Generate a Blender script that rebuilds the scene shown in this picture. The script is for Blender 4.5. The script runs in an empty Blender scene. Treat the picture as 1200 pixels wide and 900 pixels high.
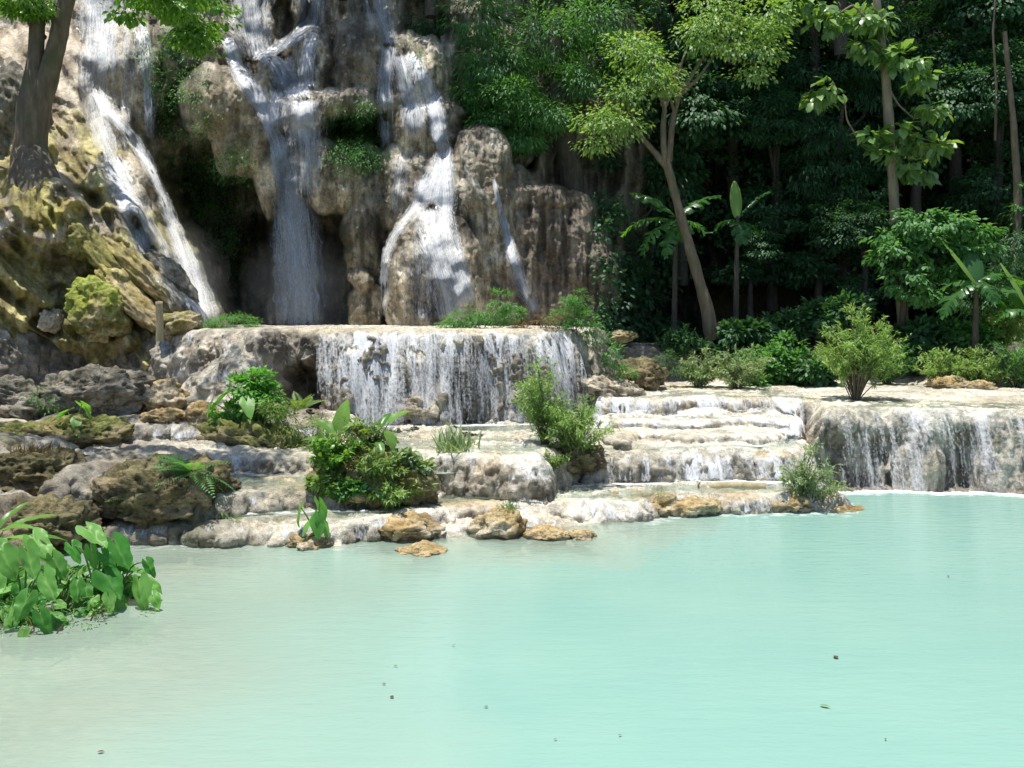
import bpy, math, numpy as np
from mathutils import Vector
SC = bpy.context.scene
COL = SC.collection
F, H, CX, HY = 1050.0, 3.0, 600.0, 375.0      # focal length (photo px), eye height (m), centre column, horizon row
PI = math.pi

def P(px, py, Y):                              # photo pixel at a real distance -> world point
    return np.array([(px - CX) / F * Y, Y, H - (py - HY) / F * Y])
def G(px, py, z):                              # photo pixel on a level z -> plan point
    Y = (H - z) * F / (py - HY)
    return ((px - CX) / F * Y, Y)

# ------------------------------------------------------------------ noise
_r = np.random.default_rng(7)
_perm = np.concatenate([_r.permutation(256)] * 3).astype(np.int32)
_g3 = np.array([[1,1,0],[-1,1,0],[1,-1,0],[-1,-1,0],[1,0,1],[-1,0,1],[1,0,-1],[-1,0,-1],[0,1,1],[0,-1,1],[0,1,-1],[0,-1,-1],[1,1,0],[-1,1,0],[0,-1,1],[0,-1,-1]], np.float32)
def pn(x, y, z):
    x, y, z = np.broadcast_arrays(np.asarray(x, np.float32), np.asarray(y, np.float32), np.asarray(z, np.float32))
    xi, yi, zi = np.floor(x).astype(np.int32), np.floor(y).astype(np.int32), np.floor(z).astype(np.int32)
    xf, yf, zf = x - xi, y - yi, z - zi
    xi &= 255; yi &= 255; zi &= 255
    u, v, w = (t * t * t * (t * (t * 6 - 15) + 10) for t in (xf, yf, zf))
    def gr(dx, dy, dz):
        g = _g3[_perm[_perm[_perm[xi + dx] + yi + dy] + zi + dz] & 15]
        return g[..., 0] * (xf - dx) + g[..., 1] * (yf - dy) + g[..., 2] * (zf - dz)
    def lp(a, b, t): return a + t * (b - a)
    return lp(lp(lp(gr(0,0,0), gr(1,0,0), u), lp(gr(0,1,0), gr(1,1,0), u), v),
              lp(lp(gr(0,0,1), gr(1,0,1), u), lp(gr(0,1,1), gr(1,1,1), u), v), w)
def fbm(x, y, z, o=4, gain=.5):
    s, a = 0, 1.0
    for i in range(o):
        s = s + a * pn(x * 2**i + 17.3 * i, y * 2**i + 5.1 * i, z * 2**i - 9.7 * i); a *= gain
    return s
def ridged(x, y, z, o=4):
    s, a = 0, 1.0
    for i in range(o):
        s = s + a * (1 - 2 * np.abs(pn(x * 2**i + 3.3 * i, y * 2**i, z * 2**i + 8.1 * i))); a *= .5
    return s
def sst(a, b, x):
    t = np.clip((x - a) / (b - a), 0, 1); return t * t * (3 - 2 * t)
def lerp(a, b, t):
    t = np.asarray(t)
    return np.asarray(a) * (1 - t[..., None]) + np.asarray(b) * t[..., None]

# ------------------------------------------------------------------ object helpers
def mesh_np(name, V, faces, mat, attrs=None, smooth=True, uv=None):
    """faces: (m,k) int array or list of such arrays."""
    if not isinstance(faces, list): faces = [faces]
    me = bpy.data.meshes.new(name)
    V = np.ascontiguousarray(V, np.float32).reshape(-1, 3)
    me.vertices.add(len(V)); me.vertices.foreach_set('co', V.ravel())
    idx = np.concatenate([f.ravel() for f in faces]).astype(np.int32)
    sizes = np.concatenate([np.full(len(f), f.shape[1]) for f in faces])
    me.loops.add(len(idx)); me.loops.foreach_set('vertex_index', idx)
    me.polygons.add(len(sizes))
    me.polygons.foreach_set('loop_start', np.concatenate([[0], np.cumsum(sizes)[:-1]]).astype(np.int32))
    if smooth: me.polygons.foreach_set('use_smooth', np.ones(len(sizes), bool))
    for k, a in (attrs or {}).items():
        a = np.ascontiguousarray(a, np.float32)
        if a.ndim == 2:
            if a.shape[1] == 3: a = np.concatenate([a, np.ones((len(a), 1), np.float32)], 1)
            at = me.attributes.new(k, 'FLOAT_COLOR', 'POINT'); at.data.foreach_set('color', a.ravel())
        else:
            at = me.attributes.new(k, 'FLOAT', 'POINT'); at.data.foreach_set('value', a)
    if uv is not None:
        l = me.uv_layers.new(name='UVMap'); l.data.foreach_set('uv', np.ascontiguousarray(uv[idx], np.float32).ravel())
    me.update(calc_edges=True)
    me.materials.append(mat)
    return me
def link(name, me, parent=None):
    o = bpy.data.objects.new(name, me); COL.objects.link(o)
    if parent: o.parent = parent
    return o
def tag(o, label=None, cat=None, group=None, kind=None):
    if label: o['label'] = label
    if cat: o['category'] = cat
    if group: o['group'] = group
    if kind: o['kind'] = kind
    return o
def empty(name, loc, label, cat, group=None):
    o = bpy.data.objects.new(name, None); COL.objects.link(o); o.location = loc; o.empty_display_size = .2
    return tag(o, label, cat, group)
def grid_faces(nr, nc):
    i = np.arange(nr * nc).reshape(nr, nc)
    return np.stack([i[:-1, :-1], i[:-1, 1:], i[1:, 1:], i[1:, :-1]], -1).reshape(-1, 4)
def grid_normals(Pg):
    du = np.gradient(Pg, axis=1); dv = np.gradient(Pg, axis=0)
    n = np.cross(du, dv); n /= np.linalg.norm(n, axis=-1, keepdims=True) + 1e-9
    return n
def tubes(paths, nseg=8, rough=.12, seed=0, freq=3.0):
    """paths: list of (points (n,3), radii (n,)) -> V, F; resampled, gently knobbly."""
    Vs, Fs, base = [], [], 0
    for pi_, (pts, rad) in enumerate(paths):
        pts = np.asarray(pts, float); rad = np.asarray(rad, float)
        seg = np.linalg.norm(np.diff(pts, axis=0), axis=1); s = np.concatenate([[0], np.cumsum(seg)])
        n = max(4, int(s[-1] / max(.06, np.mean(rad) * .9)) + 2); n = min(n, 90)
        t = np.linspace(0, s[-1], n)
        p = np.stack([np.interp(t, s, pts[:, k]) for k in range(3)], 1)
        for _ in range(3):
            p[1:-1] = (p[:-2] + 2 * p[1:-1] + p[2:]) / 4
        r = np.interp(t, s, rad)
        d = np.gradient(p, axis=0); d /= np.linalg.norm(d, axis=1, keepdims=True) + 1e-9
        ref = np.array([.31, .95, .1]) if abs(d[0][2]) > .5 else np.array([.1, .2, 1.])
        a = np.cross(d, ref); a /= np.linalg.norm(a, axis=1, keepdims=True) + 1e-9
        b = np.cross(d, a)
        th = np.linspace(0, 2 * PI, nseg, endpoint=False)
        c, sn = np.cos(th), np.sin(th)
        ring = p[:, None] + (a[:, None] * c[None, :, None] + b[:, None] * sn[None, :, None]) * r[:, None, None]
        if rough:
            q = ring * freq
            k = 1 + rough * fbm(q[..., 0] / max(.2, np.mean(rad) * 6), q[..., 1] / max(.2, np.mean(rad) * 6), q[..., 2] * .6 + seed + pi_ * 7, 3)
            ring = p[:, None] + (ring - p[:, None]) * k[..., None]
        i = np.arange(n * nseg).reshape(n, nseg); j = np.roll(i, -1, 1)
        f = np.stack([i[:-1], j[:-1], j[1:], i[1:]], -1).reshape(-1, 4) + base
        Vs.append(ring.reshape(-1, 3)); Fs.append(f); base += n * nseg
    return np.concatenate(Vs), np.concatenate(Fs)

# ------------------------------------------------------------------ materials
class NT:
    def __init__(s, name):
        s.m = bpy.data.materials.new(name); s.m.use_nodes = True
        s.t = s.m.node_tree; s.t.nodes.clear(); s.out = s.n('ShaderNodeOutputMaterial')
    def n(s, typ, **kw):
        o = s.t.nodes.new(typ)
        for k, v in kw.items():
            if k.startswith('i_'):
                o.inputs[k[2:].replace('_', ' ')].default_value = v
            else: setattr(o, k, v)
        return o
    def l(s, a, b): s.t.links.new(a, b)
    def attr(s, name): return s.n('ShaderNodeAttribute', attribute_name=name)
    def math(s, op, a, b=None, clamp=False):
        m = s.n('ShaderNodeMath', operation=op, use_clamp=clamp)
        for i, v in enumerate((a, b)):
            if v is None: continue
            if isinstance(v, (int, float)): m.inputs[i].default_value = v
            else: s.l(v, m.inputs[i])
        return m.outputs[0]
    def noise(s, vec, scale, detail=4, rough=.55):
        q = s.n('ShaderNodeTexNoise'); q.inputs['Scale'].default_value = scale; q.inputs['Detail'].default_value = detail; q.inputs['Roughness'].default_value = rough
        if vec is not None: s.l(vec, q.inputs['Vector'])
        return q.outputs['Fac']
    def map(s, vec, sc):
        q = s.n('ShaderNodeMapping'); q.inputs['Scale'].default_value = sc; s.l(vec, q.inputs['Vector']); return q.outputs[0]
    def mix(s, fac, a, b, mode='MIX'):
        q = s.n('ShaderNodeMix', data_type='RGBA', blend_type=mode)
        for sock, v in ((q.inputs[0], fac), (q.inputs[6], a), (q.inputs[7], b)):
            if isinstance(v, (int, float)): sock.default_value = v
            elif isinstance(v, tuple): sock.default_value = (*v, 1)
            else: s.l(v, sock)
        return q.outputs[2]
    def mapr(s, v, a, b, c, d):
        q = s.n('ShaderNodeMapRange', clamp=True); s.l(v, q.inputs[0])
        for i, x in enumerate((a, b, c, d)): q.inputs[i + 1].default_value = x
        return q.outputs[0]

def mat_rock(name, rough=.8, bump=.5, grain=1.0, wet=0.0, sheen=0.35):
    """limestone: colour comes with the mesh (sediment, moss, stain zones), broken up by grain and drip streaks"""
    t = NT(name); g = t.n('ShaderNodeNewGeometry').outputs['Position']
    c = t.attr('col').outputs['Color']
    n1 = t.noise(g, 2.3, 6, .65); n2 = t.noise(g, 11 * grain, 6, .7); n3 = t.noise(g, 46 * grain, 3, .6)
    drip = t.noise(t.map(g, (7, 7, .7)), 1.0, 5, .6)
    k = t.math('ADD', t.math('MULTIPLY', n1, .8), t.math('ADD', t.math('MULTIPLY', n2, .95), t.math('MULTIPLY', n3, .85)))
    k = t.mapr(k, .95, 1.65, .38, 1.52)
    k = t.math('MULTIPLY', k, t.mapr(drip, .34, .62, .78, 1.12))
    c2 = t.n('ShaderNodeVectorMath', operation='SCALE'); t.l(c, c2.inputs[0]); t.l(k, c2.inputs['Scale'])
    hue = t.mix(t.mapr(t.noise(g, 1.4, 4), .5, .72, 0, .45), c2.outputs[0], t.mix(1.0, c2.outputs[0], (1.15, .93, .66), 'MULTIPLY'))
    b = t.n('ShaderNodeBsdfPrincipled'); t.l(hue, b.inputs['Base Color'])
    r = t.mapr(t.noise(g, 1.7, 3), .35, .65, rough - wet - .1, rough); t.l(r, b.inputs['Roughness'])
    b.inputs['Specular IOR Level'].default_value = sheen
    h = t.math('ADD', t.math('MULTIPLY', n1, 1.0), t.math('ADD', t.math('MULTIPLY', n2, .55), t.math('MULTIPLY', n3, .3)))
    bp = t.n('ShaderNodeBump'); bp.inputs['Strength'].default_value = bump; bp.inputs['Distance'].default_value = .16
    t.l(h, bp.inputs['Height']); t.l(bp.outputs[0], b.inputs['Normal']); t.l(b.outputs[0], t.out.inputs[0])
    return t.m

def mat_leaf(name, dark, light, trans=.35, rough=.42, tcol=None, spec=.4):
    t = NT(name); a = t.attr('tint').outputs['Fac']
    g = t.n('ShaderNodeNewGeometry').outputs['Position']
    c = t.mix(a, dark, light)
    c = t.mix(t.mapr(t.noise(g, .9, 3), .35, .65, 0, .55), c, t.mix(1.0, c, (.7, .85, .7), 'MULTIPLY'))
    b = t.n('ShaderNodeBsdfPrincipled'); t.l(c, b.inputs['Base Color']); b.inputs['Roughness'].default_value = rough
    b.inputs['Specular IOR Level'].default_value = spec
    tr = t.n('ShaderNodeBsdfTranslucent'); t.l(t.mix(1.0, c, tcol or (1.5, 1.55, .45), 'MULTIPLY'), tr.inputs[0])
    m = t.n('ShaderNodeMixShader'); m.inputs[0].default_value = trans
    t.l(b.outputs[0], m.inputs[1]); t.l(tr.outputs[0], m.inputs[2]); t.l(m.outputs[0], t.out.inputs[0])
    return t.m

def mat_bark(name, c1, c2, moss=None):
    t = NT(name); g = t.n('ShaderNodeTexCoord').outputs['Object']
    n = t.noise(t.map(g, (9, 9, 2.2)), 1.0, 6, .65); m = t.noise(g, 1.6, 4)
    c = t.mix(t.mapr(n, .32, .68, 0, 1), c1, c2)
    if moss: c = t.mix(t.mapr(m, .52, .64, 0, .8), c, moss)
    b = t.n('ShaderNodeBsdfPrincipled'); t.l(c, b.inputs['Base Color']); b.inputs['Roughness'].default_value = .85
    bp = t.n('ShaderNodeBump'); bp.inputs['Strength'].default_value = .8; bp.inputs['Distance'].default_value = .05
    t.l(n, bp.inputs['Height']); t.l(bp.outputs[0], b.inputs['Normal']); t.l(b.outputs[0], t.out.inputs[0])
    return t.m

def mat_water(name):
    """milky lime water: turbid body whose cover follows the real water depth under each point, foam where falls strike it"""
    t = NT(name); g = t.n('ShaderNodeNewGeometry').outputs['Position']
    d = t.attr('depth').outputs['Fac']; fo = t.attr('foam').outputs['Fac']
    cov = t.math('SUBTRACT', 1.0, t.math('POWER', 2.718, t.math('MULTIPLY', d, -4.2)), True)
    n = t.noise(t.map(g, (.35, .6, 1)), 1.0, 4)
    milk = t.mix(t.mapr(d, .2, .85, 0, 1), (.375, .462, .375), (.236, .418, .358))
    milk = t.mix(t.mapr(n, .4, .65, 0, .35), milk, (.30, .47, .39))
    fn = t.noise(t.map(g, (5, 9, 5)), 1.0, 5, .7)
    fm = t.math('MULTIPLY', t.mapr(t.math('ADD', fn, t.math('MULTIPLY', fo, .5)), .66, .95, 0, .9), t.mapr(fo, 0, .25, 0, 1))
    col = t.mix(fm, milk, (.86, .88, .86))
    df = t.n('ShaderNodeBsdfDiffuse'); t.l(col, df.inputs[0])
    tp = t.n('ShaderNodeBsdfTransparent'); tp.inputs[0].default_value = (.9, .97, .95, 1)
    body = t.n('ShaderNodeMixShader'); t.l(t.math('MAXIMUM', cov, fm), body.inputs[0]); t.l(tp.outputs[0], body.inputs[1]); t.l(df.outputs[0], body.inputs[2])
    gl = t.n('ShaderNodeBsdfGlossy'); gl.inputs['Roughness'].default_value = .08
    r1 = t.noise(t.map(g, (2.6, 9, 1)), 1.0, 4, .6); r2 = t.noise(t.map(g, (9, 30, 1)), 1.0, 2)
    bp = t.n('ShaderNodeBump'); bp.inputs['Strength'].default_value = .36; bp.inputs['Distance'].default_value = .03
    t.l(t.math('ADD', r1, t.math('MULTIPLY', r2, .3)), bp.inputs['Height'])
    t.l(bp.outputs[0], gl.inputs['Normal'])
    fr = t.n('ShaderNodeFresnel'); fr.inputs['IOR'].default_value = 1.33; t.l(bp.outputs[0], fr.inputs['Normal'])
    fx = t.math('MULTIPLY', fr.outputs[0], t.math('SUBTRACT', 1.0, fm))
    m = t.n('ShaderNodeMixShader'); t.l(fx, m.inputs[0]); t.l(body.outputs[0], m.inputs[1]); t.l(gl.outputs[0], m.inputs[2])
    t.l(m.outputs[0], t.out.inputs[0]); return t.m

def mat_fall(name, fx=30., fy=1.0, gain=1.0, col=(.90, .93, .96)):
    """falling water: strands and droplets as broken white cover; UV = metres across, metres along the flow"""
    t = NT(name); uv = t.n('ShaderNodeUVMap', uv_map='UVMap').outputs[0]
    d = t.attr('dens').outputs['Fac']
    a = t.noise(t.map(uv, (fx * .3, fy * .45, 1)), 1.0, 3, .6); b = t.noise(t.map(uv, (fx, fy, 1)), 1.0, 4, .65)
    c = t.noise(t.map(uv, (fx * 1.5, fy * 9, 1)), 1.0, 3, .7)
    v = t.math('ADD', t.math('MULTIPLY', a, .34), t.math('ADD', t.math('MULTIPLY', b, .28), t.math('MULTIPLY', c, .38)))
    al = t.math('MULTIPLY', t.math('SUBTRACT', t.math('ADD', t.mapr(v, .39, .61, 0, 1), t.math('MULTIPLY', d, 1.2)), .96), gain, True)
    al = t.math('MULTIPLY', al, t.mapr(d, 0, .25, 0, .96))
    # spray scatters light from above whatever way the sheet faces
    vm = t.n('ShaderNodeVectorMath', operation='MULTIPLY_ADD'); t.l(t.n('ShaderNodeNewGeometry').outputs['Normal'], vm.inputs[0]); vm.inputs[1].default_value = (.45, .45, .45); vm.inputs[2].default_value = (0, 0, .9)
    nz = t.n('ShaderNodeVectorMath', operation='NORMALIZE'); t.l(vm.outputs[0], nz.inputs[0])
    df = t.n('ShaderNodeBsdfDiffuse'); df.inputs[0].default_value = (*col, 1); t.l(nz.outputs[0], df.inputs['Normal'])
    tr = t.n('ShaderNodeBsdfTranslucent'); tr.inputs[0].default_value = (*col, 1)
    w = t.n('ShaderNodeMixShader'); w.inputs[0].default_value = .3; t.l(df.outputs[0], w.inputs[1]); t.l(tr.outputs[0], w.inputs[2])
    gl = t.n('ShaderNodeBsdfGlossy'); gl.inputs['Roughness'].default_value = .25
    w2 = t.n('ShaderNodeMixShader'); w2.inputs[0].default_value = .08; t.l(w.outputs[0], w2.inputs[1]); t.l(gl.outputs[0], w2.inputs[2])
    tp = t.n('ShaderNodeBsdfTransparent'); m = t.n('ShaderNodeMixShader')
    t.l(al, m.inputs[0]); t.l(tp.outputs[0], m.inputs[1]); t.l(w2.outputs[0], m.inputs[2]); t.l(m.outputs[0], t.out.inputs[0])
    return t.m

M = dict(
    terrace=mat_rock('travertine', .62, .55, 1.0, .25, .45), cliff=mat_rock('cliff_limestone', .8, .7, .8, .2),
    boulder=mat_rock('boulder_limestone', .85, .7, 1.1, .05, .25), soil=mat_rock('soil', .95, .6, 1.0, 0, .2),
    water=mat_water('lime_water'), fall=mat_fall('white_water'), cascade=mat_fall('cascade_water', 20., 1.5, 1.15),
    l_dark=mat_leaf('leaf_dark', (.030, .095, .048), (.105, .23, .10), .36, .5),
    l_mid=mat_leaf('leaf_mid', (.06, .175, .065), (.19, .39, .13), .42, .5),
    l_light=mat_leaf('leaf_light', (.16, .29, .08), (.40, .52, .22), .38, .5),
    l_pale=mat_leaf('leaf_pale', (.17, .26, .12), (.42, .50, .29), .3, .5),
    l_big=mat_leaf('leaf_big', (.08, .22, .04), (.27, .44, .10), .40, .3),
    l_gloss=mat_leaf('leaf_gloss', (.11, .23, .07), (.34, .48, .19), .36, .3, None, .6),
    l_taro=mat_leaf('leaf_taro', (.075, .26, .05), (.29, .51, .15), .40, .38, (1.3, 1.6, .4), .2),
    l_banana=mat_leaf('leaf_banana', (.035, .12, .04), (.11, .25, .08), .48, .3, (2.2, 2.3, .3)),
    l_fern=mat_leaf('leaf_fern', (.10, .20, .05), (.30, .40, .14), .36, .5),
    l_dry=mat_leaf('leaf_dry', (.09, .055, .02), (.25, .17, .06), .2, .7, (1.2, 1.1, .8)),
    bark=mat_bark('bark_brown', (.10, .075, .05), (.22, .175, .12), (.10, .11, .05)),
    bark_pale=mat_bark('bark_pale', (.19, .155, .105), (.36, .29, .20)),
    bark_dark=mat_bark('bark_dark', (.04, .035, .028), (.11, .09, .07)),
    stem=mat_bark('green_stem', (.06, .11, .03), (.14, .20, .06)),
    wood=mat_bark('weathered_wood', (.30, .24, .13), (.48, .42, .26)),
)
# ================================================================== terraces
def sdist(px, py, poly):
    """signed distance to a plan polygon, positive inside"""
    poly = np.asarray(poly, np.float32); n = len(poly)
    d2 = np.full(px.shape, 1e9, np.float32); ins = np.zeros(px.shape, bool)
    for i in range(n):
        a, b = poly[i], poly[(i + 1) % n]
        e = b - a; wx, wy = px - a[0], py - a[1]
        t = np.clip((wx * e[0] + wy * e[1]) / (e @ e + 1e-9), 0, 1)
        d2 = np.minimum(d2, (wx - e[0] * t) ** 2 + (wy - e[1] * t) ** 2)
        c = (a[1] > py) != (b[1] > py)
        ins ^= c & (px < (b[0] - a[0]) * (py - a[1]) / (b[1] - a[1] + 1e-12) + a[0])
    return np.where(ins, 1, -1) * np.sqrt(d2)
def g3(l): return [G(*p) for p in l]
def pxx(px, Y): return ((px - CX) / F * Y, Y)

TER = {
 'shelf': dict(z=.03, lo=-.62, w=2.2, n=.45, poly=g3([(125,652,0),(200,644,0),(300,648,0),(400,664,0),(450,678,0),(500,680,0),(560,668,0),(640,664,0),(700,668,0),(745,668,0),(785,640,0),(830,618,0)]) + [pxx(900,16), pxx(60,16)]),
 'low': dict(z=.25, lo=-.2, w=.28, n=.22, poly=g3([(128,634,.03),(250,637,.03),(330,633,.03),(400,637,.03),(450,629,.03),(500,621,.03),(560,609,.05),(640,607,.06),(760,607,.05),(800,601,0),(870,602,0),(905,601,0),(985,600,0),(1006,594,0),(962,577,0)]) + [pxx(955,17), pxx(60,17)]),
 'mid': dict(z=.58, lo=.1, w=.32, n=.16, poly=g3([(225,614,.25),(290,606,.25),(350,604,.25),(400,600,.25),(470,592,.25),(530,588,.25),(600,582,.25),(650,573,.25)]) + [pxx(680,17), pxx(60,17)], wf=lambda px: .3 + 1.0 * sst(420, 540, px)),
 'bstep': dict(z=.78, lo=.1, w=.36, n=.14, poly=g3([(640,568,.25),(700,570,.25),(770,570,.25),(860,566,.25),(900,568,.25),(940,568,.25),(956,562,.25)]) + [pxx(960,19), pxx(690,19), pxx(655,15.2)]),
 'cstep': dict(z=1.10, lo=.6, w=.20, n=.16, poly=g3([(700,517,.78),(745,512,.78),(790,516,.78),(830,514,.78),(880,510,.78),(935,516,.78)]) + [pxx(955,20), pxx(700,20)]),
 'cstep2': dict(z=.95, lo=.6, w=.14, n=.2, poly=g3([(690,524,.78),(730,528,.78),(760,520,.78),(800,526,.78),(850,522,.78),(890,526,.78),(925,520,.78)]) + [pxx(940,20), pxx(700,20)]),
 'cbench': dict(z=1.40, lo=-.2, w=.36, n=.13, poly=g3([(690,489,1.05),(730,489,1.05),(780,493,1.05),(825,487,1.05),(862,491,1.05),(905,489,1.05),(938,495,1.0),(948,522,.78),(950,560,.25),(952,575,0),(1000,576,0),(1050,574,0),(1100,577,0),(1150,576,0),(1200,580,0),(1400,592,0),(1700,604,0)]) + [(22,30), (2,30)], wf=lambda px: .34 + .16 * sst(940, 960, px)),
 'dstep': dict(z=.90, lo=.3, w=.32, n=.14, poly=g3([(452,562,.58),(500,554,.58),(530,558,.58),(570,561,.58),(640,563,.58),(666,549,.6),(690,521,.78),(706,500,.9)]) + [pxx(700,20), pxx(380,20), pxx(420,15)]),
 'estep': dict(z=.90, lo=.3, w=.32, n=.18, poly=g3([(60,590,.5),(120,578,.55),(190,563,.58),(270,557,.6),(340,557,.6),(420,557,.6),(452,556,.58)]) + [pxx(440,20), pxx(-60,20)]),
 'estep2': dict(z=1.18, lo=.6, w=.30, n=.2, poly=g3([(40,528,.9),(100,524,.9),(150,521,.9),(260,517,.9),(330,521,.9),(390,516,.9),(425,512,.9)]) + [pxx(420,20), pxx(-60,20)]),
 'upper': dict(z=2.80, lo=.7, w=.58, n=.15, poly=g3([(-300,490,1.2),(-100,482,1.25),(0,480,1.25),(60,478,1.2),(130,472,1.2),(200,482,1.18),(300,494,1.12),(345,492,1.05),(372,496,1.0),(470,497,1.0),(560,496,1.0),(640,494,1.0),(688,486,1.02),(704,472,1.2),(716,456,1.4)]) + [(2.6,22), (2.6,27), (-18,27)],
               wf=lambda px: .55 + 0 * px),
 'ramp': dict(z=2.6, lo=.7, w=1.45, n=.22, poly=g3([(112,488,1.15),(150,494,1.15),(200,497,1.15),(300,506,1.12),(345,503,1.05),(366,498,1.0)]) + [pxx(366,18.6), pxx(112,18.6)], zf=lambda px: 1.2 + 1.5 * sst(125, 310, px) * (1 - sst(322, 352, px))),
 'vbench': dict(z=2.35, lo=1.1, w=.6, n=.3, poly=g3([(696,456,1.4),(740,450,1.42),(800,448,1.42),(818,443,1.45)]) + [(4.9,25), (2,25)]),
 'shore': dict(z=2.4, lo=1.2, w=3.4, n=.4, poly=g3([(790,450,1.4),(850,453,1.42),(950,452,1.42),(1040,450,1.42),(1080,456,1.42),(1200,457,1.42),(1600,458,1.42)]) + [(26,33), (2,33)]),
 'bank': dict(z=.65, lo=-.4, w=1.3, n=.35, poly=g3([(-900,800,0),(-200,780,0),(0,768,0),(45,752,0),(80,728,0),(70,690,0),(85,655,0),(128,644,0),(150,632,.1)]) + [pxx(90,16), pxx(-500,16)]),
 'wbank': dict(z=1.25, lo=0, w=1.2, n=.4, poly=g3([(-500,640,.3),(-100,620,.4),(0,600,.45),(60,580,.55),(110,560,.6)]) + [pxx(80,17.6), pxx(-500,17.6)]),
}
def bed(x, y):
    sh = sst(-4.5, 2.0, x + .12 * (y - 9) + .9 * pn(x * .3, y * .3, 2.2))
    return -(.24 + .65 * sh) - .30 * sst(10, 7, y) * sh + .10 * pn(x * .55, y * .55, 9.) - .18 * sst(0, 6, x)
def height(x, y, only=None, rough=True):
    z = bed(x, y) if only is None else np.full(x.shape, -9., np.float32)
    wx = pn(x * 1.1, y * 1.1, 3.3) + .55 * pn(x * 2.7, y * 2.7, 8.8) + .3 * pn(x * 6, y * 6, 1.8)
    ppx = CX + x / np.maximum(y, 1) * F
    for k, T in TER.items():
        if only and k not in only: continue
        d = sdist(x, y, T['poly']) + T['n'] * wx
        w = T['wf'](ppx) if 'wf' in T else T['w']
        t = np.clip(d / w, 0, 1)
        gsh = np.where(w > 1.2, t ** .9, 1 - (1 - t) ** 2.3)
        # broken steps on wide slopes
        zt = T['zf'](ppx) if 'zf' in T else T['z']
        zz = T['lo'] + (zt - T['lo']) * gsh
        if k == 'ramp':
            st = 1.
            q = zz / .23 + .9 * pn(x * .8, y * .8, 5.5) + .4 * pn(x * 2.2, y * 2.2, 1.1)
            zz = zz + st * (1 - t) * .14 * (sst(.15, .85, q - np.floor(q)) + np.floor(q) - q) * .95
        if k in ('low', 'mid', 'bstep', 'dstep', 'estep', 'shelf', 'cstep', 'estep2'):
            q = 2.6 * pn(x * .42 + 3, y * .8, 2.) + 1.5 * pn(x * 1.1, y * 1.9, 5.) + .5 * pn(x * 3, y * 5, 5.)
            zz = zz + sst(.2, .7, d) * .04 * (np.floor(q) + sst(0, .22, q - np.floor(q)) + .25) * (1 if k not in ('low', 'shelf') else .7)
            zz = zz + sst(.25, .6, d) * (.055 * sst(.72, 1., 1 - 2.2 * np.abs(pn(x * .75 + 2, y * 1.5, 4.))) + .03 * sst(.8, 1., 1 - 2.5 * np.abs(pn(x * 1.9, y * 3.4, 6.))) - .02)
        if k == 'dstep': zz = zz - .30 * sst(1.9, 2.7, d)
        zz = zz + .012 * np.minimum(np.maximum(d, 0), 3)
        z = np.where(d > 0, np.maximum(z, zz), z)
    return z

NX, NR = 1200, 860
def build_terraces():
    u = np.linspace(-1, 1, NX); xs = np.where(u < 0, u * 13.0, u * 14.5)
    yf = np.linspace(4.6, 24.5, 1150)
    X, Yf = np.meshgrid(xs, yf, indexing='ij')
    # widen columns with distance so spacing follows the view
    Xw = X * (.62 + .022 * Yf)
    Z = height(Xw, Yf)
    dl = np.sqrt(np.diff(Yf, axis=1) ** 2 + (np.abs(np.diff(Z, axis=1)) * 1.1) ** 2)
    S = np.concatenate([np.zeros((NX, 1)), np.cumsum(dl, 1)], 1)
    # smooth the arc-length map between columns so rows do not shear
    Sn = S / S[:, -1:]
    k = np.hanning(31); k /= k.sum()
    pad = np.pad(Sn, ((15, 15), (0, 0)), 'edge')
    Sn2 = sum(k[i] * pad[i:i + NX] for i in range(31))
    tt = np.linspace(0, 1, NR)
    Yr = np.stack([np.interp(tt, Sn2[i], yf) for i in range(NX)])
    Xr = xs[:, None] * (.62 + .022 * Yr)
    Zr = height(Xr, Yr)
    Pg = np.stack([Xr, Yr, Zr], -1).transpose(1, 0, 2)          # rows = depth, cols = x
    return Pg
TG = build_terraces()
TN = grid_normals(TG)
TX, TY, TZ = TG[..., 0], TG[..., 1], TG[..., 2]
TPX = CX + TX / TY * F; TPY = HY + (H - TZ) / TY * F
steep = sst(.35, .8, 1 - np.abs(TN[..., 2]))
above = sst(-.12, .05, TZ); rt = sst(935, 960, TPX) * (TZ < 1.6)
big = fbm(TX * .9, TY * .9, TZ * .9, 3)
knob = ridged(TX * 2.4, TY * 2.4, TZ * 1.2, 3)
flute = pn(TX * 7, TY * 7, TZ * .8) + .6 * pn(TX * 15, TY * 15, TZ * 1.6)
grain = fbm(TX * 9, TY * 9, TZ * 9, 3)
disp = above * (steep * (.10 * big + .07 * knob * (1 - .5 * rt) + .06 * flute * (1 + .8 * rt) + .06 * grain * (1 - .6 * rt) + .035 * (1 - .7 * rt) * fbm(TX * 17, TY * 17, TZ * 12, 2) - .03) + (1 - steep) * (.028 * big + .016 * grain + .02 * np.maximum(knob - .6, 0)))
leftw = 1 - sst(120, 420, TPX)
disp += above * leftw * (.10 * ridged(TX * 1.3, TY * 1.3, TZ * 1.5, 4) * (.35 + .65 * steep) - .03)
TD = TG + TN * disp[..., None]
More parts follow.
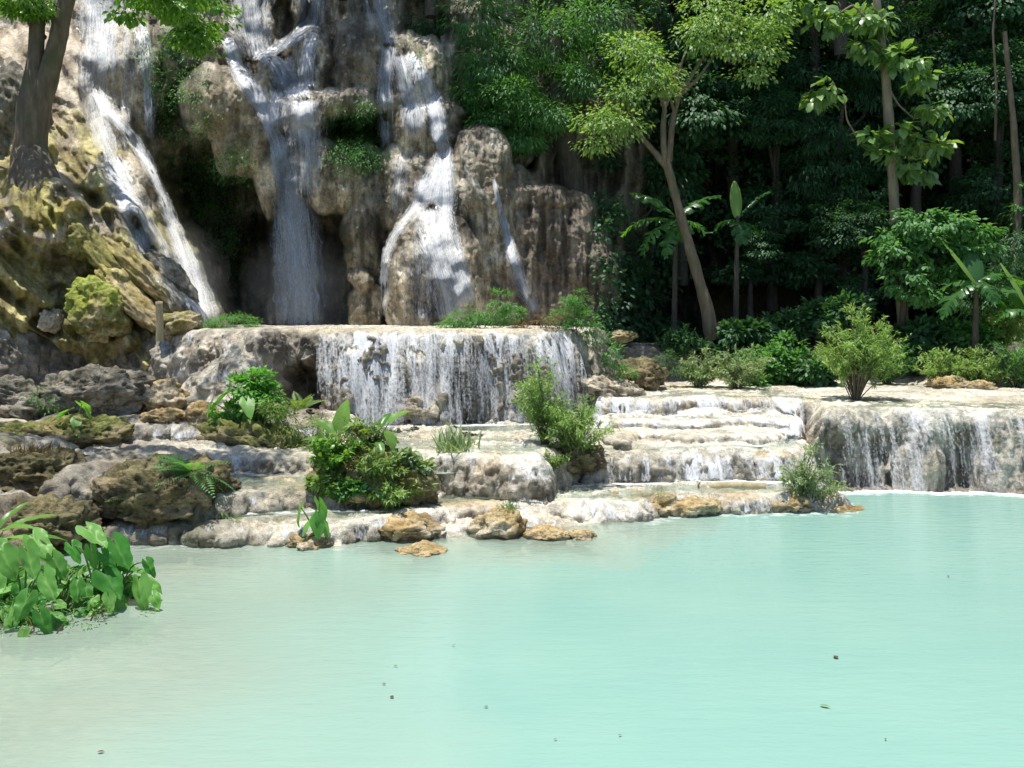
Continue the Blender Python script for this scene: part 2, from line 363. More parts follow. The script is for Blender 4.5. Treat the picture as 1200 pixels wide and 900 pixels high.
# undercuts behind the upper curtain: the lower face sinks back in hollows
und = (TPX > 318) & (TPX < 700) & (TZ > .9) & (TZ < 2.75) & (TY < 18.6)
hol = sst(-.05, .32, pn(TX * .95 + 4.1, 0 * TX, 3.3) + .4 * pn(TX * 2.3, TZ * .6, 1.)) * sst(2.55, 2.0, TZ + .25 * pn(TX * 1.7, 0 * TX, 6.6)) * und
TD[..., 1] += hol * .75 * steep
TD[..., 1] += 1.0 * steep * np.exp(-(((TPX - 350) / 26) ** 2 + ((TZ - 1.55) / .5) ** 2) ** 2) * (TY < 18.8) * (TY > 15.5)
und2 = (TPX > 955) & (TZ > .02) & (TZ < 1.35) & (TY < 16.8)
hol2 = sst(.05, .35, pn(TX * 1.1 + 1.7, 0 * TX, 7.3)) * sst(1.1, .7, TZ) * und2
TD[..., 1] += hol2 * .35 * steep

def terrace_colour():
    c = np.zeros(TX.shape + (3,))
    n1 = fbm(TX * .7, TY * .7, TZ * .7, 4); n2 = fbm(TX * 2.5, TY * 2.5, TZ * 2.5, 4)
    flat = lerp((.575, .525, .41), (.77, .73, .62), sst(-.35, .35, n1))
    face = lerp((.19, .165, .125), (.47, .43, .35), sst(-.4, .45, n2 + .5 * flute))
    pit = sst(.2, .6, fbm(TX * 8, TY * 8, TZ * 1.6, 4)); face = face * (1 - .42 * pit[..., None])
    flat = flat * (1 - .30 * sst(.2, .5, fbm(TX * 4, TY * 9, TZ * 9, 3))[..., None])  # thin dark lines painted into the flats as small shadow lines
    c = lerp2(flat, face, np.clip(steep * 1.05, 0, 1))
    ochre = sst(.12, .4, pn(TX * .8 + 3, TY * .8, 4.4) + .35 * n2) * (1 - steep) * (TZ > .02) * (TZ < .75) * sst(250, 430, TPX)
    c = lerp2(c, np.array((.46, .29, .10)), ochre * .5)
    lw = leftw * (TZ > .02)
    c = lerp2(c, lerp((.17, .15, .115), (.44, .40, .32), sst(-.35, .4, n2)), lw * .75)
    moss = sst(.1, .5, pn(TX * 1.1, TY * 1.1, TZ * 1.1 + 7) + .3 * n2) * lw
    c = lerp2(c, np.array((.085, .10, .035)), moss * .7)
    up = (TPX < 330) & (TZ > 1.3) & (TPX < 190)
    c = lerp2(c, lerp((.15, .135, .11), (.33, .30, .25), sst(-.4, .4, n2 + .4 * flute)), up * .6 * steep)
    sl = sst(140, 220, TPX) * (1 - sst(380, 410, TPX)) * (TZ > 1.15) * (TZ < 2.9)
    c = lerp2(c, lerp((.30, .26, .20), (.62, .57, .48), sst(-.3, .3, n2)), sl * .65)
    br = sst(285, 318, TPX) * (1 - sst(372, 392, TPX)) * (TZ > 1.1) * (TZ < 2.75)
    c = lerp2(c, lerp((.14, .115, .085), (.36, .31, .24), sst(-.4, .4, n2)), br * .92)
    lip = sst(2.62, 2.78, TZ) * (TPX > 330) * (TY < 18.6)
    c = lerp2(c, np.array((.55, .47, .32)), lip * .6)
    soil = sst(1.45, 1.6, TZ) * (TPX > 700) * (TY > 20.5)
    c = lerp2(c, lerp((.05, .042, .025), (.10, .085, .05), sst(-.3, .3, n2)), soil * .92)
    vb = (TPX > 696) & (TPX < 830) & (TZ > 1.45) & (TY > 20)
    c = lerp2(c, lerp((.14, .13, .11), (.28, .26, .22), sst(-.3, .3, n2)), vb * 1.0)
    bedm = 1 - above
    c = lerp2(c, np.array((.66, .58, .43)), bedm)
    bk = (TPX < 130) & (TZ < 1.2) & (TY < 12)
    c = lerp2(c, lerp((.08, .065, .04), (.22, .18, .11), sst(-.3, .3, n2)), bk * .85 * above)
    return c
def lerp2(a, b, t):
    t = np.asarray(t, float)[..., None]; return a * (1 - t) + b * t
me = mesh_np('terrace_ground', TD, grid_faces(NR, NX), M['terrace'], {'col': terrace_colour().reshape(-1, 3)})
tag(link('terrace_ground', me), 'pale travertine terraces stepping down into the turquoise pool', None, None, 'structure')

# wide ground sheet under everything, out to the horizon
def wide_ground():
    g = np.concatenate([np.linspace(-400, -40, 19), np.linspace(-38, 38, 77), np.linspace(40, 400, 19)])
    X, Y = np.meshgrid(g, g + 10)
    hill = 18 * sst(27, 34, Y) + 14 * sst(14, 34, np.abs(X)) * sst(2, 16, Y)
    Z = -1.6 + hill + 1.2 * fbm(X * .05, Y * .05, 0 * X, 3) * sst(20, 60, np.hypot(X, Y))
    inner = (np.abs(X) < 17) & (Y > 5) & (Y < 26)
    Z = np.where(inner, -1.8, Z)
    c = np.tile(np.array((.06, .055, .03)), (X.size, 1))
    tag(link('ground', mesh_np('ground', np.stack([X, Y, Z], -1), grid_faces(*X.shape), M['soil'], {'col': c})), 'dark forest floor around the pool', None, None, 'structure')
wide_ground()

# ------------------------------------------------------------------ still water
def water_sheet(name, level, x0, x1, y0, y1, step, poly, label, foam_lines=(), shrink=0., foamw=.5):
    xs = np.arange(x0, x1, step); ys = np.arange(y0, y1, step)
    X, Y = np.meshgrid(xs, ys)
    Z = height(X, Y)
    keep = np.ones(X.shape, bool)
    if poly is not None: keep = sdist(X, Y, poly) > shrink
    dep = np.clip(level - Z, 0, 3)
    fo = np.zeros(X.shape)
    for ln, strength in foam_lines:
        for a, b in zip(ln[:-1], ln[1:]):
            a, b = np.array(a), np.array(b); e = b - a
            t = np.clip(((X - a[0]) * e[0] + (Y - a[1]) * e[1]) / (e @ e), 0, 1)
            dd = np.hypot(X - a[0] - e[0] * t, Y - a[1] - e[1] * t)
            fo = np.maximum(fo, strength * np.clip(1 - dd / foamw, 0, 1))
    f = grid_faces(*X.shape); f = f[keep.ravel()[f].all(1) & ((level - Z) > -.25).ravel()[f].any(1)]
    used, inv = np.unique(f, return_inverse=True)
    V = np.stack([X, Y, np.full(X.shape, level)], -1).reshape(-1, 3)[used]
    o = link(name, mesh_np(name, V, inv.reshape(-1, 4), M['water'], {'depth': dep.ravel()[used], 'foam': fo.ravel()[used]}))
    return tag(o, label, None, None, 'structure')
cb = TER['cbench']['poly']; bs = TER['bstep']['poly']
water_sheet('pool_water', 0., -16, 19, 1.5, 17.2, .07, None, 'milky turquoise pool in the foreground',
            [(cb[9:16], 1.0), (TER['low']['poly'][8:13], .55), (TER['low']['poly'][0:4], .5)], foamw=.55)
water_sheet('terrace_water', 1.425, 2, 15, 15.6, 24, .07, cb, 'shallow stream lying on the right terrace', shrink=.42)
water_sheet('terrace_water', .965, -4, 2, 13.8, 18.2, .05, TER['dstep']['poly'], 'pale blue plunge pool under the wide curtain fall', [(TER['upper']['poly'][8:13], 1.0)], .3, .45)
water_sheet('terrace_water', .30, -7, 6, 11.4, 16.5, .05, TER['low']['poly'], 'thin water over the lowest ledge', [(bs[0:6], 1.0), (TER['mid']['poly'][1:4], .7)], .25, .45)
water_sheet('terrace_water', .63, -6, 1.2, 12, 16, .05, TER['mid']['poly'], 'thin water over the middle ledge', [(TER['dstep']['poly'][0:5], .4), (TER['estep']['poly'][3:6], .8)], .25, .35)
water_sheet('terrace_water', .83, .8, 6, 14.6, 18, .05, bs, 'thin water below the stepped rapids', [(TER['cstep2']['poly'][0:6], .9)], .3, .35)

water_sheet('terrace_water', 1.12, .8, 6.4, 16.4, 19, .05, TER['cstep']['poly'], 'thin water on the upper step of the rapids', [(TER['cbench']['poly'][0:7], .9)], .2, .4)
# ------------------------------------------------------------------ cascades over the terraces: a film lifted off the rock where it is steep
FG = TG + TN * .055
sm = np.stack([FG[..., i] for i in range(3)], -1)
def cascade(name, label, region, flow, cat='waterfall', group='small falls over the terraces', thresh=.10, push=.0, strand=1.0, base=.0, flatw=.2):
    """region: boolean mask on the terrace grid; flow: density from stream pattern along the lip"""
    m = region & (np.maximum(steep, sst(.12, .4, 1 - np.abs(TN[..., 2])) * .8) > thresh)
    stream = sst(-.35, .45, pn(TX * 1.9 + 9, TY * .5, 3.1) + .65 * pn(TX * 5, TY * 1.5, 7.1) * strand)
    dens = flow * (base + (1 - base) * stream)
    f = grid_faces(NR, NX)
    f = f[m.ravel()[f].any(1)]
    used, inv = np.unique(f, return_inverse=True)
    edge = (np.clip(steep * 1.6 + flatw, 0, 1) * region).ravel()[used]
    V = FG.reshape(-1, 3)[used].copy()
    V[:, 1] -= push
    uv = np.stack([TX + TY * .35, TZ * 1.0 + TY * .25], -1).reshape(-1, 2)[used]
    o = link(name, mesh_np(name, V, inv.reshape(-1, 4), M['cascade'], {'dens': dens.ravel()[used] * edge}, uv=uv))
    return tag(o, label, cat, group)
def box(x0, x1, z0, z1, y0=0, y1=99): return (TPX > x0) & (TPX < x1) & (TZ > z0) & (TZ < z1) & (TY > y0) & (TY < y1)
def fade(x0, x1, s=12): return sst(x0, x0 + s, TPX) * (1 - sst(x1 - s, x1, TPX))
cascade('waterfall', 'wide white curtain fall spilling over the straight lip of the upper terrace', box(368, 712, .96, 2.86, 0, 19.2), 1.05 * fade(368, 720, 16) * (.70 + .30 * sst(.8, 2.7, TZ)), base=.52, push=.02)
cascade('waterfall', 'broad cascade dropping from the right terrace straight into the turquoise pool', box(950, 1320, .0, 1.5, 0, 17.2), .92 * fade(955, 1330, 20) * (.64 + .36 * sst(960, 1100, TPX)), base=.40)
cascade('waterfall', 'long low fall over the ledge beside the floating log', box(640, 958, .24, .84, 0, 16.2), 1.0 * fade(645, 960, 10) * (1 - .25 * sst(840, 870, TPX)), base=.4, flatw=.4)
cascade('waterfall', 'stepped white rapids in the middle of the right terraces below the two pale bushes', box(690, 950, .78, 1.46, 16, 20), 1.08 * fade(690, 950, 10), base=.5, thresh=.02, flatw=.62)
cascade('waterfall', 'small fall trickling beside the paired bushes under the curtain fall', box(505, 660, .56, .98, 13, 15.4), .8 * fade(515, 655, 10), base=.4)
cascade('waterfall', 'little fall over the flat step behind the big mossy boulder', box(185, 425, .56, .95, 13, 15.3), .95 * (.25 + .75 * np.exp(-((TPX - 272) / 26) ** 2)), base=.2)
cascade('waterfall', 'narrow rill dropping between the grass topped boulder and the big mossy boulder', box(84, 130, .5, 1.0, 13, 15.6), 1.25 * np.exp(-((TPX - 106) / 18) ** 2) + 0 * TX, base=.7)
cascade('waterfall', 'tiny fall into the small clear basin left of the lone taro', box(270, 420, .24, .62, 12, 13.6), .95 * (.15 + .85 * np.exp(-((TPX - 303) / 14) ** 2)), base=.4)
cascade('waterfall', 'thin water sheeting down the sloping pale rock left of the curtain fall', box(140, 372, 1.15, 2.84, 15.5, 19.6), .78 * fade(150, 312, 30), base=.5, thresh=.05)
cascade('waterfall', 'low spill along the shallow ledge left of the curtain fall pool', box(120, 420, .88, 1.22, 14.6, 16.8), .9 * fade(125, 420, 20), base=.5, thresh=.05, flatw=.4)
cascade('waterfall', 'ankle high spill along the lowest ledge into the pool', box(128, 960, .02, .30, 11, 15), .85 * fade(130, 960, 10), base=.4, thresh=.05, flatw=.45)
# ================================================================== cliff: one relief of real depth behind the terraces
def cliff_depth(px, py):
    """distance of the rock from the viewer's side, metres, over the cliff front"""
    wx = 9 * pn(px / 46, py / 46, 1.5) + 5 * pn(px / 17, py / 17, 4.5)
    wy = 9 * pn(px / 46, py / 46, 7.5) + 5 * pn(px / 17, py / 17, 2.5)
    u, v = px + wx, py + wy
    D = 24.6 + .0055 * (385 - v)
    # the forest side stands farther back
    D = D + (4.6 + .9 * pn(px / 120, py / 150, 5.)) * sst(690, 800, px + .12 * (py - 300))
    def rec(cx, cy, rx, ry, a):
        nonlocal D
        r = ((u - cx) / rx) ** 2 + ((v - cy) / ry) ** 2
        D = D + a * (1 - sst(.35, 1.0, r))
    for r in [(252, 285, 84, 128, 3.2), (205, 250, 30, 100, .6), (398, 305, 62, 92, 1.6), (455, 345, 40, 62, 1.6), (308, 330, 40, 90, 1.2),
              (420, 168, 42, 42, .35), (590, 190, 40, 45, 1.5), (885, 365, 70, 42, 2.2), (960, 372, 50, 34, 1.6), (360, 40, 14, 50, .8), (330, 25, 12, 40, .8), (500, 20, 30, 60, 1.6), (690, 200, 50, 40, 1.3)]:
        rec(*r)
    def bul(cx, cy, rx, ry, yc, a, p=2.0):
        nonlocal D
        r = np.abs((u - cx) / rx) ** p + np.abs((v - cy) / ry) ** p
        f = np.where(r < 1, yc - a * np.sqrt(np.clip(1 - r, 0, 1)), 99)
        D = np.minimum(D, f)
    for b in [(256, 116, 46, 44, 25.0, 1.5), (288, 150, 44, 62, 25.0, 1.2, 2.4), (318, 195, 20, 62, 24.9, .8), (245, 62, 36, 30, 25.6, 1.0), (205, 60, 30, 50, 26, .9),
              (310, 92, 17, 28, 25.5, .8), (352, 138, 40, 30, 25.2, 1.3), (366, 78, 28, 46, 25.8, 1.0), (425, 82, 36, 62, 25.6, 1.3, 2.6), (402, 120, 62, 20, 25.2, 1.2, 2.5),
              (398, 206, 56, 42, 25.0, 1.0, 2.6), (430, 258, 27, 72, 24.9, 1.1, 2.4), (345, 200, 30, 50, 25.4, .7), (470, 230, 40, 60, 24.9, .9, 2.4),
              (492, 96, 46, 58, 25.5, 1.4, 2.4), (500, 150, 42, 50, 25.0, 1.2), (528, 80, 24, 50, 26, .8), (455, 60, 22, 40, 26.2, .8),
              (512, 335, 58, 92, 23.9, 1.7, 2.6), (518, 238, 58, 62, 24.6, 1.3, 2.4), (562, 240, 44, 92, 24.5, 1.3, 2.5), (578, 335, 40, 70, 24.2, .9, 2.5),
              (425, 328, 15, 18, 24.2, .8), (430, 362, 26, 34, 24.3, .6), (605, 265, 34, 70, 24.8, .8),
              (640, 312, 62, 98, 25.2, 1.4, 3.5), (690, 345, 36, 80, 24.9, 1.1, 2.5), (630, 232, 52, 18, 25.0, 1.2, 2.5), (560, 175, 30, 30, 25.6, .7), (600, 180, 26, 26, 25.8, .8),
              (118, 205, 46, 90, 25, .9), (165, 265, 30, 80, 24.0, 1.2), (190, 330, 30, 60, 23.4, 1.0), (146, 222, 30, 50, 22.3, .9), (158, 258, 24, 40, 21.7, .7), (150, 90, 60, 70, 26.2, 1.2)]:
        bul(*b)
    # sunlit mossy slope on the left, leaning back
    edge = np.interp(py, [-80, 60, 130, 200, 290, 340, 392], [84, 86, 98, 132, 182, 208, 240]) + .6 * wx
    L = 18.5 + np.interp(py, [-220, 60, 180, 215, 300, 388, 470], [27, 6.5, 3.2, 2.2, 1.4, .75, 1.2]) + np.maximum(px - edge, 0) * .11 + .004 * np.maximum(px - 40, 0)
    sq = .74 * px - .67 * py + .5 * wx
    bz = 1.5 * ridged(sq / 34, (px + py) / 190, 3.1, 2) + .4 * pn(px / 14, py / 14, 2.)
    L = L - .42 * bz - .9 * np.maximum(0, pn(u / 30, v / 26, 8.) ) * sst(130, 200, py)
    # mossy apron hanging below the forked tree
    L = L - 1.25 * np.exp(-(((px - 38) / 58) ** 2 + ((py - 250) / 50) ** 2) ** 2) * (1 + .22 * pn(px / 13, py / 60, 4.) + .12 * pn(px / 6, py / 30, 1.))
    L = L - .5 * np.exp(-(((px - 14) / 44) ** 2 + ((py - 350) / 38) ** 2) ** 2)
    D = np.minimum(D, L)
    return D
CSP = 1.3
CU, CV = np.meshgrid(np.arange(-170, 1460, CSP), np.arange(-230, 470, CSP))
CD = cliff_depth(CU, CV)
Zw = HY - CV
lf = (1 - sst(195, 250, CU + .4 * (300 - CV)))                   # left slope weight
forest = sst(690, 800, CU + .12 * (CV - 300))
fl = pn(CU / 11, CV / 90, CD * .7) + .6 * pn(CU / 5.2, CV / 50, CD) + .5 * pn(CU / 24, CV / 140, 2.)
crag = ridged(CU / 30, CV / 34, CD * .5, 4)
drap = ridged((CU + 5 * pn(CU / 20, CV / 30, 3.)) / 26, CV / 150, CD * .3, 4) - .5
lump = fbm(CU / 30, CV / 42, CD * .4, 4)
fine = fbm(CU / 6, CV / 6, CD, 3)
CDn = CD - (.11 * fl * (1 - .7 * lf) * (1 + .6 * sst(570, 620, CU)) + .07 * crag * (1 - .3 * lf) + .13 * lump * (1 + .3 * lf) + .12 * drap * (1 - lf) * (1 + sst(570, 620, CU)) + .045 * fine + .05 * (ridged(CU / 9 + lump, CV / 40, CD, 3) - .4)) - forest * (.5 * lump + .45 * fl + .3 * crag)
k = np.array([1, 2, 1]) / 4
CPos = np.stack([(CU - CX) / F * CDn, CDn, H - (CV - HY) / F * CDn], -1)
CN = grid_normals(CPos)
upn = np.abs(CN[..., 2])
def cliff_colour():
    n1 = fbm(CU / 60, CV / 60, 1.1, 4); n2 = fbm(CU / 16, CV / 30, 4.4, 4)
    c = lerp((.30, .258, .19), (.68, .605, .475), sst(-.4, .4, n2 + .4 * n1))
    c = lerp2(c, lerp((.10, .085, .065), (.25, .205, .15), sst(-.4, .4, n2)), sst(.0, .5, n1 + .3 * fl))
    c = c * (1 - .5 * sst(.1, .5, fbm(CU / 7, CV / 46, 6.6, 3) + .3 * n1))[..., None]
    c = c * (.72 + .42 * sst(-.2, .6, drap))[..., None]
    ckk = np.abs(pn(CU / 13 + .6 * lump, CV / 34, 2.2) + .3 * pn(CU / 5, CV / 12, 1.)); c = c * (1 - .55 * (1 - sst(.0, .06, ckk)))[..., None]
    # brown curtain rock on the shaded right flank
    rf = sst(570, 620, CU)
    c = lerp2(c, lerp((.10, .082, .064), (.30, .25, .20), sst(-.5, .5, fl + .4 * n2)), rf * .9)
    # warm buff of the big hanging boulder
    bb = np.exp(-(((CU - 270) / 60) ** 2 + ((CV - 130) / 65) ** 2) ** 2)
    c = lerp2(c, lerp((.30, .245, .165), (.58, .50, .37), sst(-.4, .4, n2)), bb * .85)
    # moss and slime in the damp hollows
    def patch(cx, cy, rx, ry): return np.exp(-(((CU - cx) / rx) ** 2 + ((CV - cy) / ry) ** 2) ** 2)
    ms = np.clip(patch(245, 285, 62, 100) + patch(200, 210, 28, 110) + patch(418, 165, 34, 40) + .8 * patch(400, 310, 50, 70) + patch(200, 95, 36, 60) + .5 * patch(440, 230, 30, 60), 0, 1)
    c = lerp2(c, lerp((.018, .026, .014), (.055, .075, .030), sst(-.4, .4, n2)), ms * sst(-.55, .15, n2 + lump * .6) * .95)
    c = lerp2(c, lerp((.08, .065, .05), (.19, .165, .13), sst(-.3, .3, n2)), patch(420, 60, 34, 60) * .75)
    # left slope: ochre rock with yellow green moss
    l = lf * sst(60, 120, CV + 30 * n1)
    c = lerp2(c, lerp((.33, .27, .19), (.72, .63, .49), sst(-.4, .4, n2)), lf * .9)
    mo = sst(-.18, .30, n1 + .55 * lump + .35 * sst(120, 190, CV) - .1)
    c = lerp2(c, lerp((.25, .22, .06), (.50, .46, .14), sst(-.4, .4, n2)), l * mo * .7)
    c = lerp2(c, lerp((.25, .22, .07), (.47, .42, .13), sst(-.4, .4, n2)), lf * np.exp(-(((CU - 38) / 60) ** 2 + ((CV - 250) / 52) ** 2) ** 2) * sst(-.5, .1, n1 + .5 * lump) * .9)
    c = lerp2(c, lerp((.16, .22, .02), (.36, .44, .04), sst(-.4, .4, n2)), lf * np.exp(-(((CU - 108) / 34) ** 2 + ((CV - 352) / 32) ** 2) ** 2) * .8)
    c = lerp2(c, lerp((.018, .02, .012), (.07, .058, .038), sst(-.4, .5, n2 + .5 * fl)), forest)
    return c
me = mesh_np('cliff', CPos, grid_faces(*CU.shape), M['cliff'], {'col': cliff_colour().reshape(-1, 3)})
tag(link('cliff', me), 'limestone cliff with flowstone bulges behind the waterfalls', None, None, 'structure')

# lookup of the finished rock for things that sit on it
def cliff_at(px, py):
    i = np.clip(((np.asarray(py) + 230) / CSP), 0, CU.shape[0] - 1.001); j = np.clip(((np.asarray(px) + 170) / CSP), 0, CU.shape[1] - 1.001)
    return CDn[np.round(i).astype(int), np.round(j).astype(int)]
_b = CDn.copy()
for _ in range(2):                                            # nearest rock in a small neighbourhood, smoothed
    _b = np.minimum.reduce([_b, np.roll(_b, 1, 0), np.roll(_b, -1, 0), np.roll(_b, 1, 1), np.roll(_b, -1, 1)])
for _ in range(22):
    _b = (_b + np.roll(_b, 1, 0) + np.roll(_b, -1, 0) + np.roll(_b, 1, 1) + np.roll(_b, -1, 1)) / 5
def cliff_near(px, py):
    i = np.clip(((np.asarray(py) + 230) / CSP), 0, CU.shape[0] - 1); j = np.clip(((np.asarray(px) + 170) / CSP), 0, CU.shape[1] - 1)
    return _b[np.round(i).astype(int), np.round(j).astype(int)]

def fall(name, label, strokes, group='tall falls on the cliff'):
    """strokes: (points (px, py, half width), density, free) laid on the rock, or hanging free of it where free"""
    Vs, Fs, Us, Ds, base = [], [], [], [], 0
    for si, (pts, den, free) in enumerate(strokes):
        pts = np.array(pts, float)
        seg = np.hypot(*np.diff(pts[:, :2], axis=0).T); s = np.concatenate([[0], np.cumsum(seg)])
        n = max(6, int(s[-1] / 2.2)); t = np.linspace(0, s[-1], n)
        a = np.stack([np.interp(t, s, pts[:, q]) for q in range(pts.shape[1])], 1)
        for _ in range(6): a[1:-1] = (a[:-2] + 2 * a[1:-1] + a[2:]) / 4
        d = np.gradient(a[:, :2], axis=0); d /= np.linalg.norm(d, axis=1, keepdims=True) + 1e-9
        m = max(7, int(np.max(a[:, 2]) / 1.1) | 1); w = np.linspace(-1, 1, m)
        nx, ny = -d[:, 1], d[:, 0]
        # falling water spreads level, it does not turn with the path
        nx, ny = nx * .8 + np.sign(nx + 1e-9) * .2, ny * .35
        wob = 1 + .22 * pn(t / 14, 0 * t, si * 3.3 + 1)
        U = a[:, 0, None] + nx[:, None] * w[None] * (a[:, 2] * wob)[:, None]
        V = a[:, 1, None] + ny[:, None] * w[None] * a[:, 2, None]
        D = cliff_near(U, V) - .10
        for i in range(1, n): D[i] = np.minimum(D[i], D[i - 1] + .03)      # a stream leaps over hollows instead of creeping under
        if free:
            D = np.minimum.accumulate(D, 0) if free > 1 else np.minimum(D, np.minimum.accumulate(D, 0) + .35)
            for _ in range(8): D[1:-1] = (D[:-2] + 2 * D[1:-1] + D[2:]) / 4
        D = D - .07 * pn(U / 9, V / 30, si * 1.7)
        pos = np.stack([(U - CX) / F * D, D, H - (V - HY) / F * D], -1)
        L = np.concatenate([[0], np.cumsum(np.linalg.norm(np.diff(pos[:, m // 2], axis=0), axis=1))])
        uvx = (w[None] * a[:, 2, None]) * np.mean(D) / F + 3.7 * si
        Us.append(np.stack([uvx, np.broadcast_to(L[:, None], uvx.shape) + .25 * np.abs(w[None])], -1).reshape(-1, 2))
        e = np.cos(w * PI / 2) ** .9
        ends = sst(0, 10, t) if not pts[0, 1] < 5 else np.ones(n)
        tail = .35 + .65 * sst(0, 26, s[-1] - t) if free else sst(0, 12, s[-1] - t)
        dd = (pts[:, 3] if pts.shape[1] > 3 else np.ones(len(pts)))
        dv = np.interp(t, s, dd)
        Ds.append((den * dv[:, None] * e[None] * (ends * tail)[:, None]).ravel())
        Vs.append(pos.reshape(-1, 3)); Fs.append(grid_faces(n, m) + base); base += n * m
    o = link(name, mesh_np(name, np.concatenate(Vs), np.concatenate(Fs), M['fall'], {'dens': np.concatenate(Ds)}, uv=np.concatenate(Us)))
    return tag(o, label, 'waterfall', group)

fall('waterfall', 'tall white waterfall curving down past the forked tree on the left', [
    ([(130, 185, 24), (158, 250, 34), (192, 315, 36), (226, 372, 32), (238, 390, 28)], .66, 0),
    ([(150, 120, 34), (160, 180, 30), (176, 230, 24)], .42, 1),
    ([(112, -40, 34), (116, 30, 34), (112, 90, 30), (116, 140, 22), (128, 180, 20), (140, 215, 22), (160, 255, 22), (172, 300, 14)], .92, 0),
    ([(138, -30, 46), (138, 60, 44), (142, 110, 40), (150, 160, 30)], .58, 1),
    ([(164, 20, 12), (172, 60, 12), (175, 120, 10), (176, 175, 9)], .80, 2),
    ([(108, 105, 12), (128, 132, 13), (152, 156, 12), (174, 192, 11), (190, 228, 9), (204, 268, 13), (216, 302, 20), (228, 335, 27), (237, 362, 29), (240, 390, 28)], 1.1, 1),
    ([(138, 220, 14), (158, 256, 17), (174, 290, 14)], .95, 1),
    ([(128, 180, 12), (146, 225, 14), (166, 262, 12), (178, 305, 9)], .9, 0)])
fall('waterfall', 'central waterfall fanning over pale boulders then plunging straight into the dark hollow', [
    ([(294, -40, 32), (294, 10, 31), (298, 48, 28), (304, 72, 24)], .95, 0),
    ([(270, 8, 12), (276, 40, 14), (286, 72, 16)], .62, 0),
    ([(366, -40, 26), (366, 8, 24), (364, 26, 18), (348, 42, 15), (332, 52, 15), (312, 64, 16), (296, 74, 16)], 1.1, 0),
    ([(262, 40, 10), (274, 68, 14), (286, 92, 17), (302, 114, 18), (316, 140, 17), (326, 168, 17), (332, 200, 19), (338, 228, 21)], 1.16, 0),
    ([(300, 62, 18), (326, 74, 19), (338, 95, 24), (348, 110, 32), (354, 120, 36)], 1.12, 0),
    ([(372, 26, 9), (364, 50, 12), (358, 80, 15), (360, 108, 18)], .98, 0),
    ([(340, 60, 9), (336, 84, 12), (340, 110, 14)], .8, 0),
    ([(330, 84, 8), (324, 106, 12), (322, 130, 13), (327, 158, 13)], 1.05, 0),
    ([(354, 112, 34), (354, 130, 36), (355, 150, 36), (356, 172, 33)], 1.02, 0),
    ([(354, 145, 34), (356, 178, 31), (357, 205, 28), (358, 240, 24)], .78, 2),
    ([(326, 162, 13), (334, 195, 19), (340, 225, 27), (345, 265, 33), (348, 310, 37), (350, 355, 40), (350, 390, 43)], 1.05, 1),
    ([(336, 205, 16), (343, 270, 22), (349, 330, 26), (350, 392, 30)], .86, 2),
    ([(352, 240, 26), (362, 300, 34), (366, 390, 38)], .56, 2), ([(342, 260, 36), (346, 320, 44), (350, 392, 50)], .36, 2)])
fall('waterfall', 'right hand waterfall streaming over a craggy shoulder and a rounded dome of flowstone', [
    ([(442, -40, 15), (446, 10, 13), (452, 34, 13), (458, 58, 15)], .98, 0),
    ([(424, -10, 6), (432, 14, 6), (438, 40, 7)], .75, 0),
    ([(456, 50, 14), (452, 90, 14), (452, 130, 12), (451, 178, 10)], 1.02, 1),
    ([(464, 60, 16), (474, 96, 18), (484, 128, 19), (487, 172, 17)], 1.0, 1),
    ([(478, 58, 13), (492, 84, 16), (506, 112, 17), (513, 140, 15), (517, 172, 13)], 1.1, 0),
    ([(490, 70, 26), (494, 110, 34), (496, 160, 32)], .5, 0),
    ([(504, 120, 8), (512, 150, 8), (520, 176, 13), (518, 194, 20), (508, 216, 23), (502, 244, 24)], 1.08, 0),
    ([(518, 186, 19), (522, 230, 17), (521, 262, 16), (531, 296, 17), (541, 330, 17), (550, 362, 16)], 1.04, 0),
    ([(498, 205, 15), (490, 240, 15), (477, 256, 12), (461, 276, 10), (452, 300, 8), (446, 340, 8)], .95, 0),
    ([(500, 240, 18), (503, 268, 23), (512, 300, 25), (526, 345, 28), (532, 382, 26)], .98, 0),
    ([(452, 285, 7), (450, 330, 9), (449, 380, 10)], .6, 2),
    ([(472, 178, 17), (466, 220, 14), (462, 255, 12)], .72, 0), ([(540, 190, 8), (556, 215, 8), (568, 245, 6)], .5, 0),
    ([(488, 275, 26), (492, 320, 30), (496, 382, 32)], .60, 0)])
fall('waterfall', 'slender waterfall widening down a crack in the brown rock right of the dome', [
    ([(577, 204, 3), (583, 232, 4.5), (592, 268, 7), (602, 304, 11), (610, 330, 14), (620, 352, 12), (632, 372, 8)], 1.12, 0)])
# ================================================================== boulders
def ico(n=5):
    import bmesh
    bm = bmesh.new(); bmesh.ops.create_icosphere(bm, subdivisions=n, radius=1)
    v = np.array([x.co[:] for x in bm.verts]); f = np.array([[q.index for q in x.verts] for x in bm.faces]); bm.free(); return v, f
IV, IF = ico(6); IV5, IF5 = ico(5)
B = 'boulders along the terraces'; R = 'small ochre rocks at the water line'; S = 'mossy boulders on the left slope'
PAL = dict(
    brown=((.15, .115, .07), (.36, .285, .17), (.11, .13, .035), .4), ochre=((.36, .27, .15), (.72, .63, .46), (.46, .32, .11), .6),
    grey=((.19, .17, .135), (.43, .39, .32), (.10, .11, .05), .25), mossy=((.18, .15, .08), (.38, .32, .18), (.17, .20, .04), .75),
    velvet=((.25, .215, .10), (.46, .41, .19), (.34, .32, .10), .8), slab=((.40, .31, .15), (.66, .54, .31), (.34, .31, .07), .55),
    yellow=((.30, .25, .14), (.62, .53, .36), (.38, .35, .09), .8), lime=((.27, .23, .09), (.52, .45, .24), (.36, .44, .06), .75), pale=((.42, .35, .26), (.66, .59, .47), (.3, .28, .12), .1))
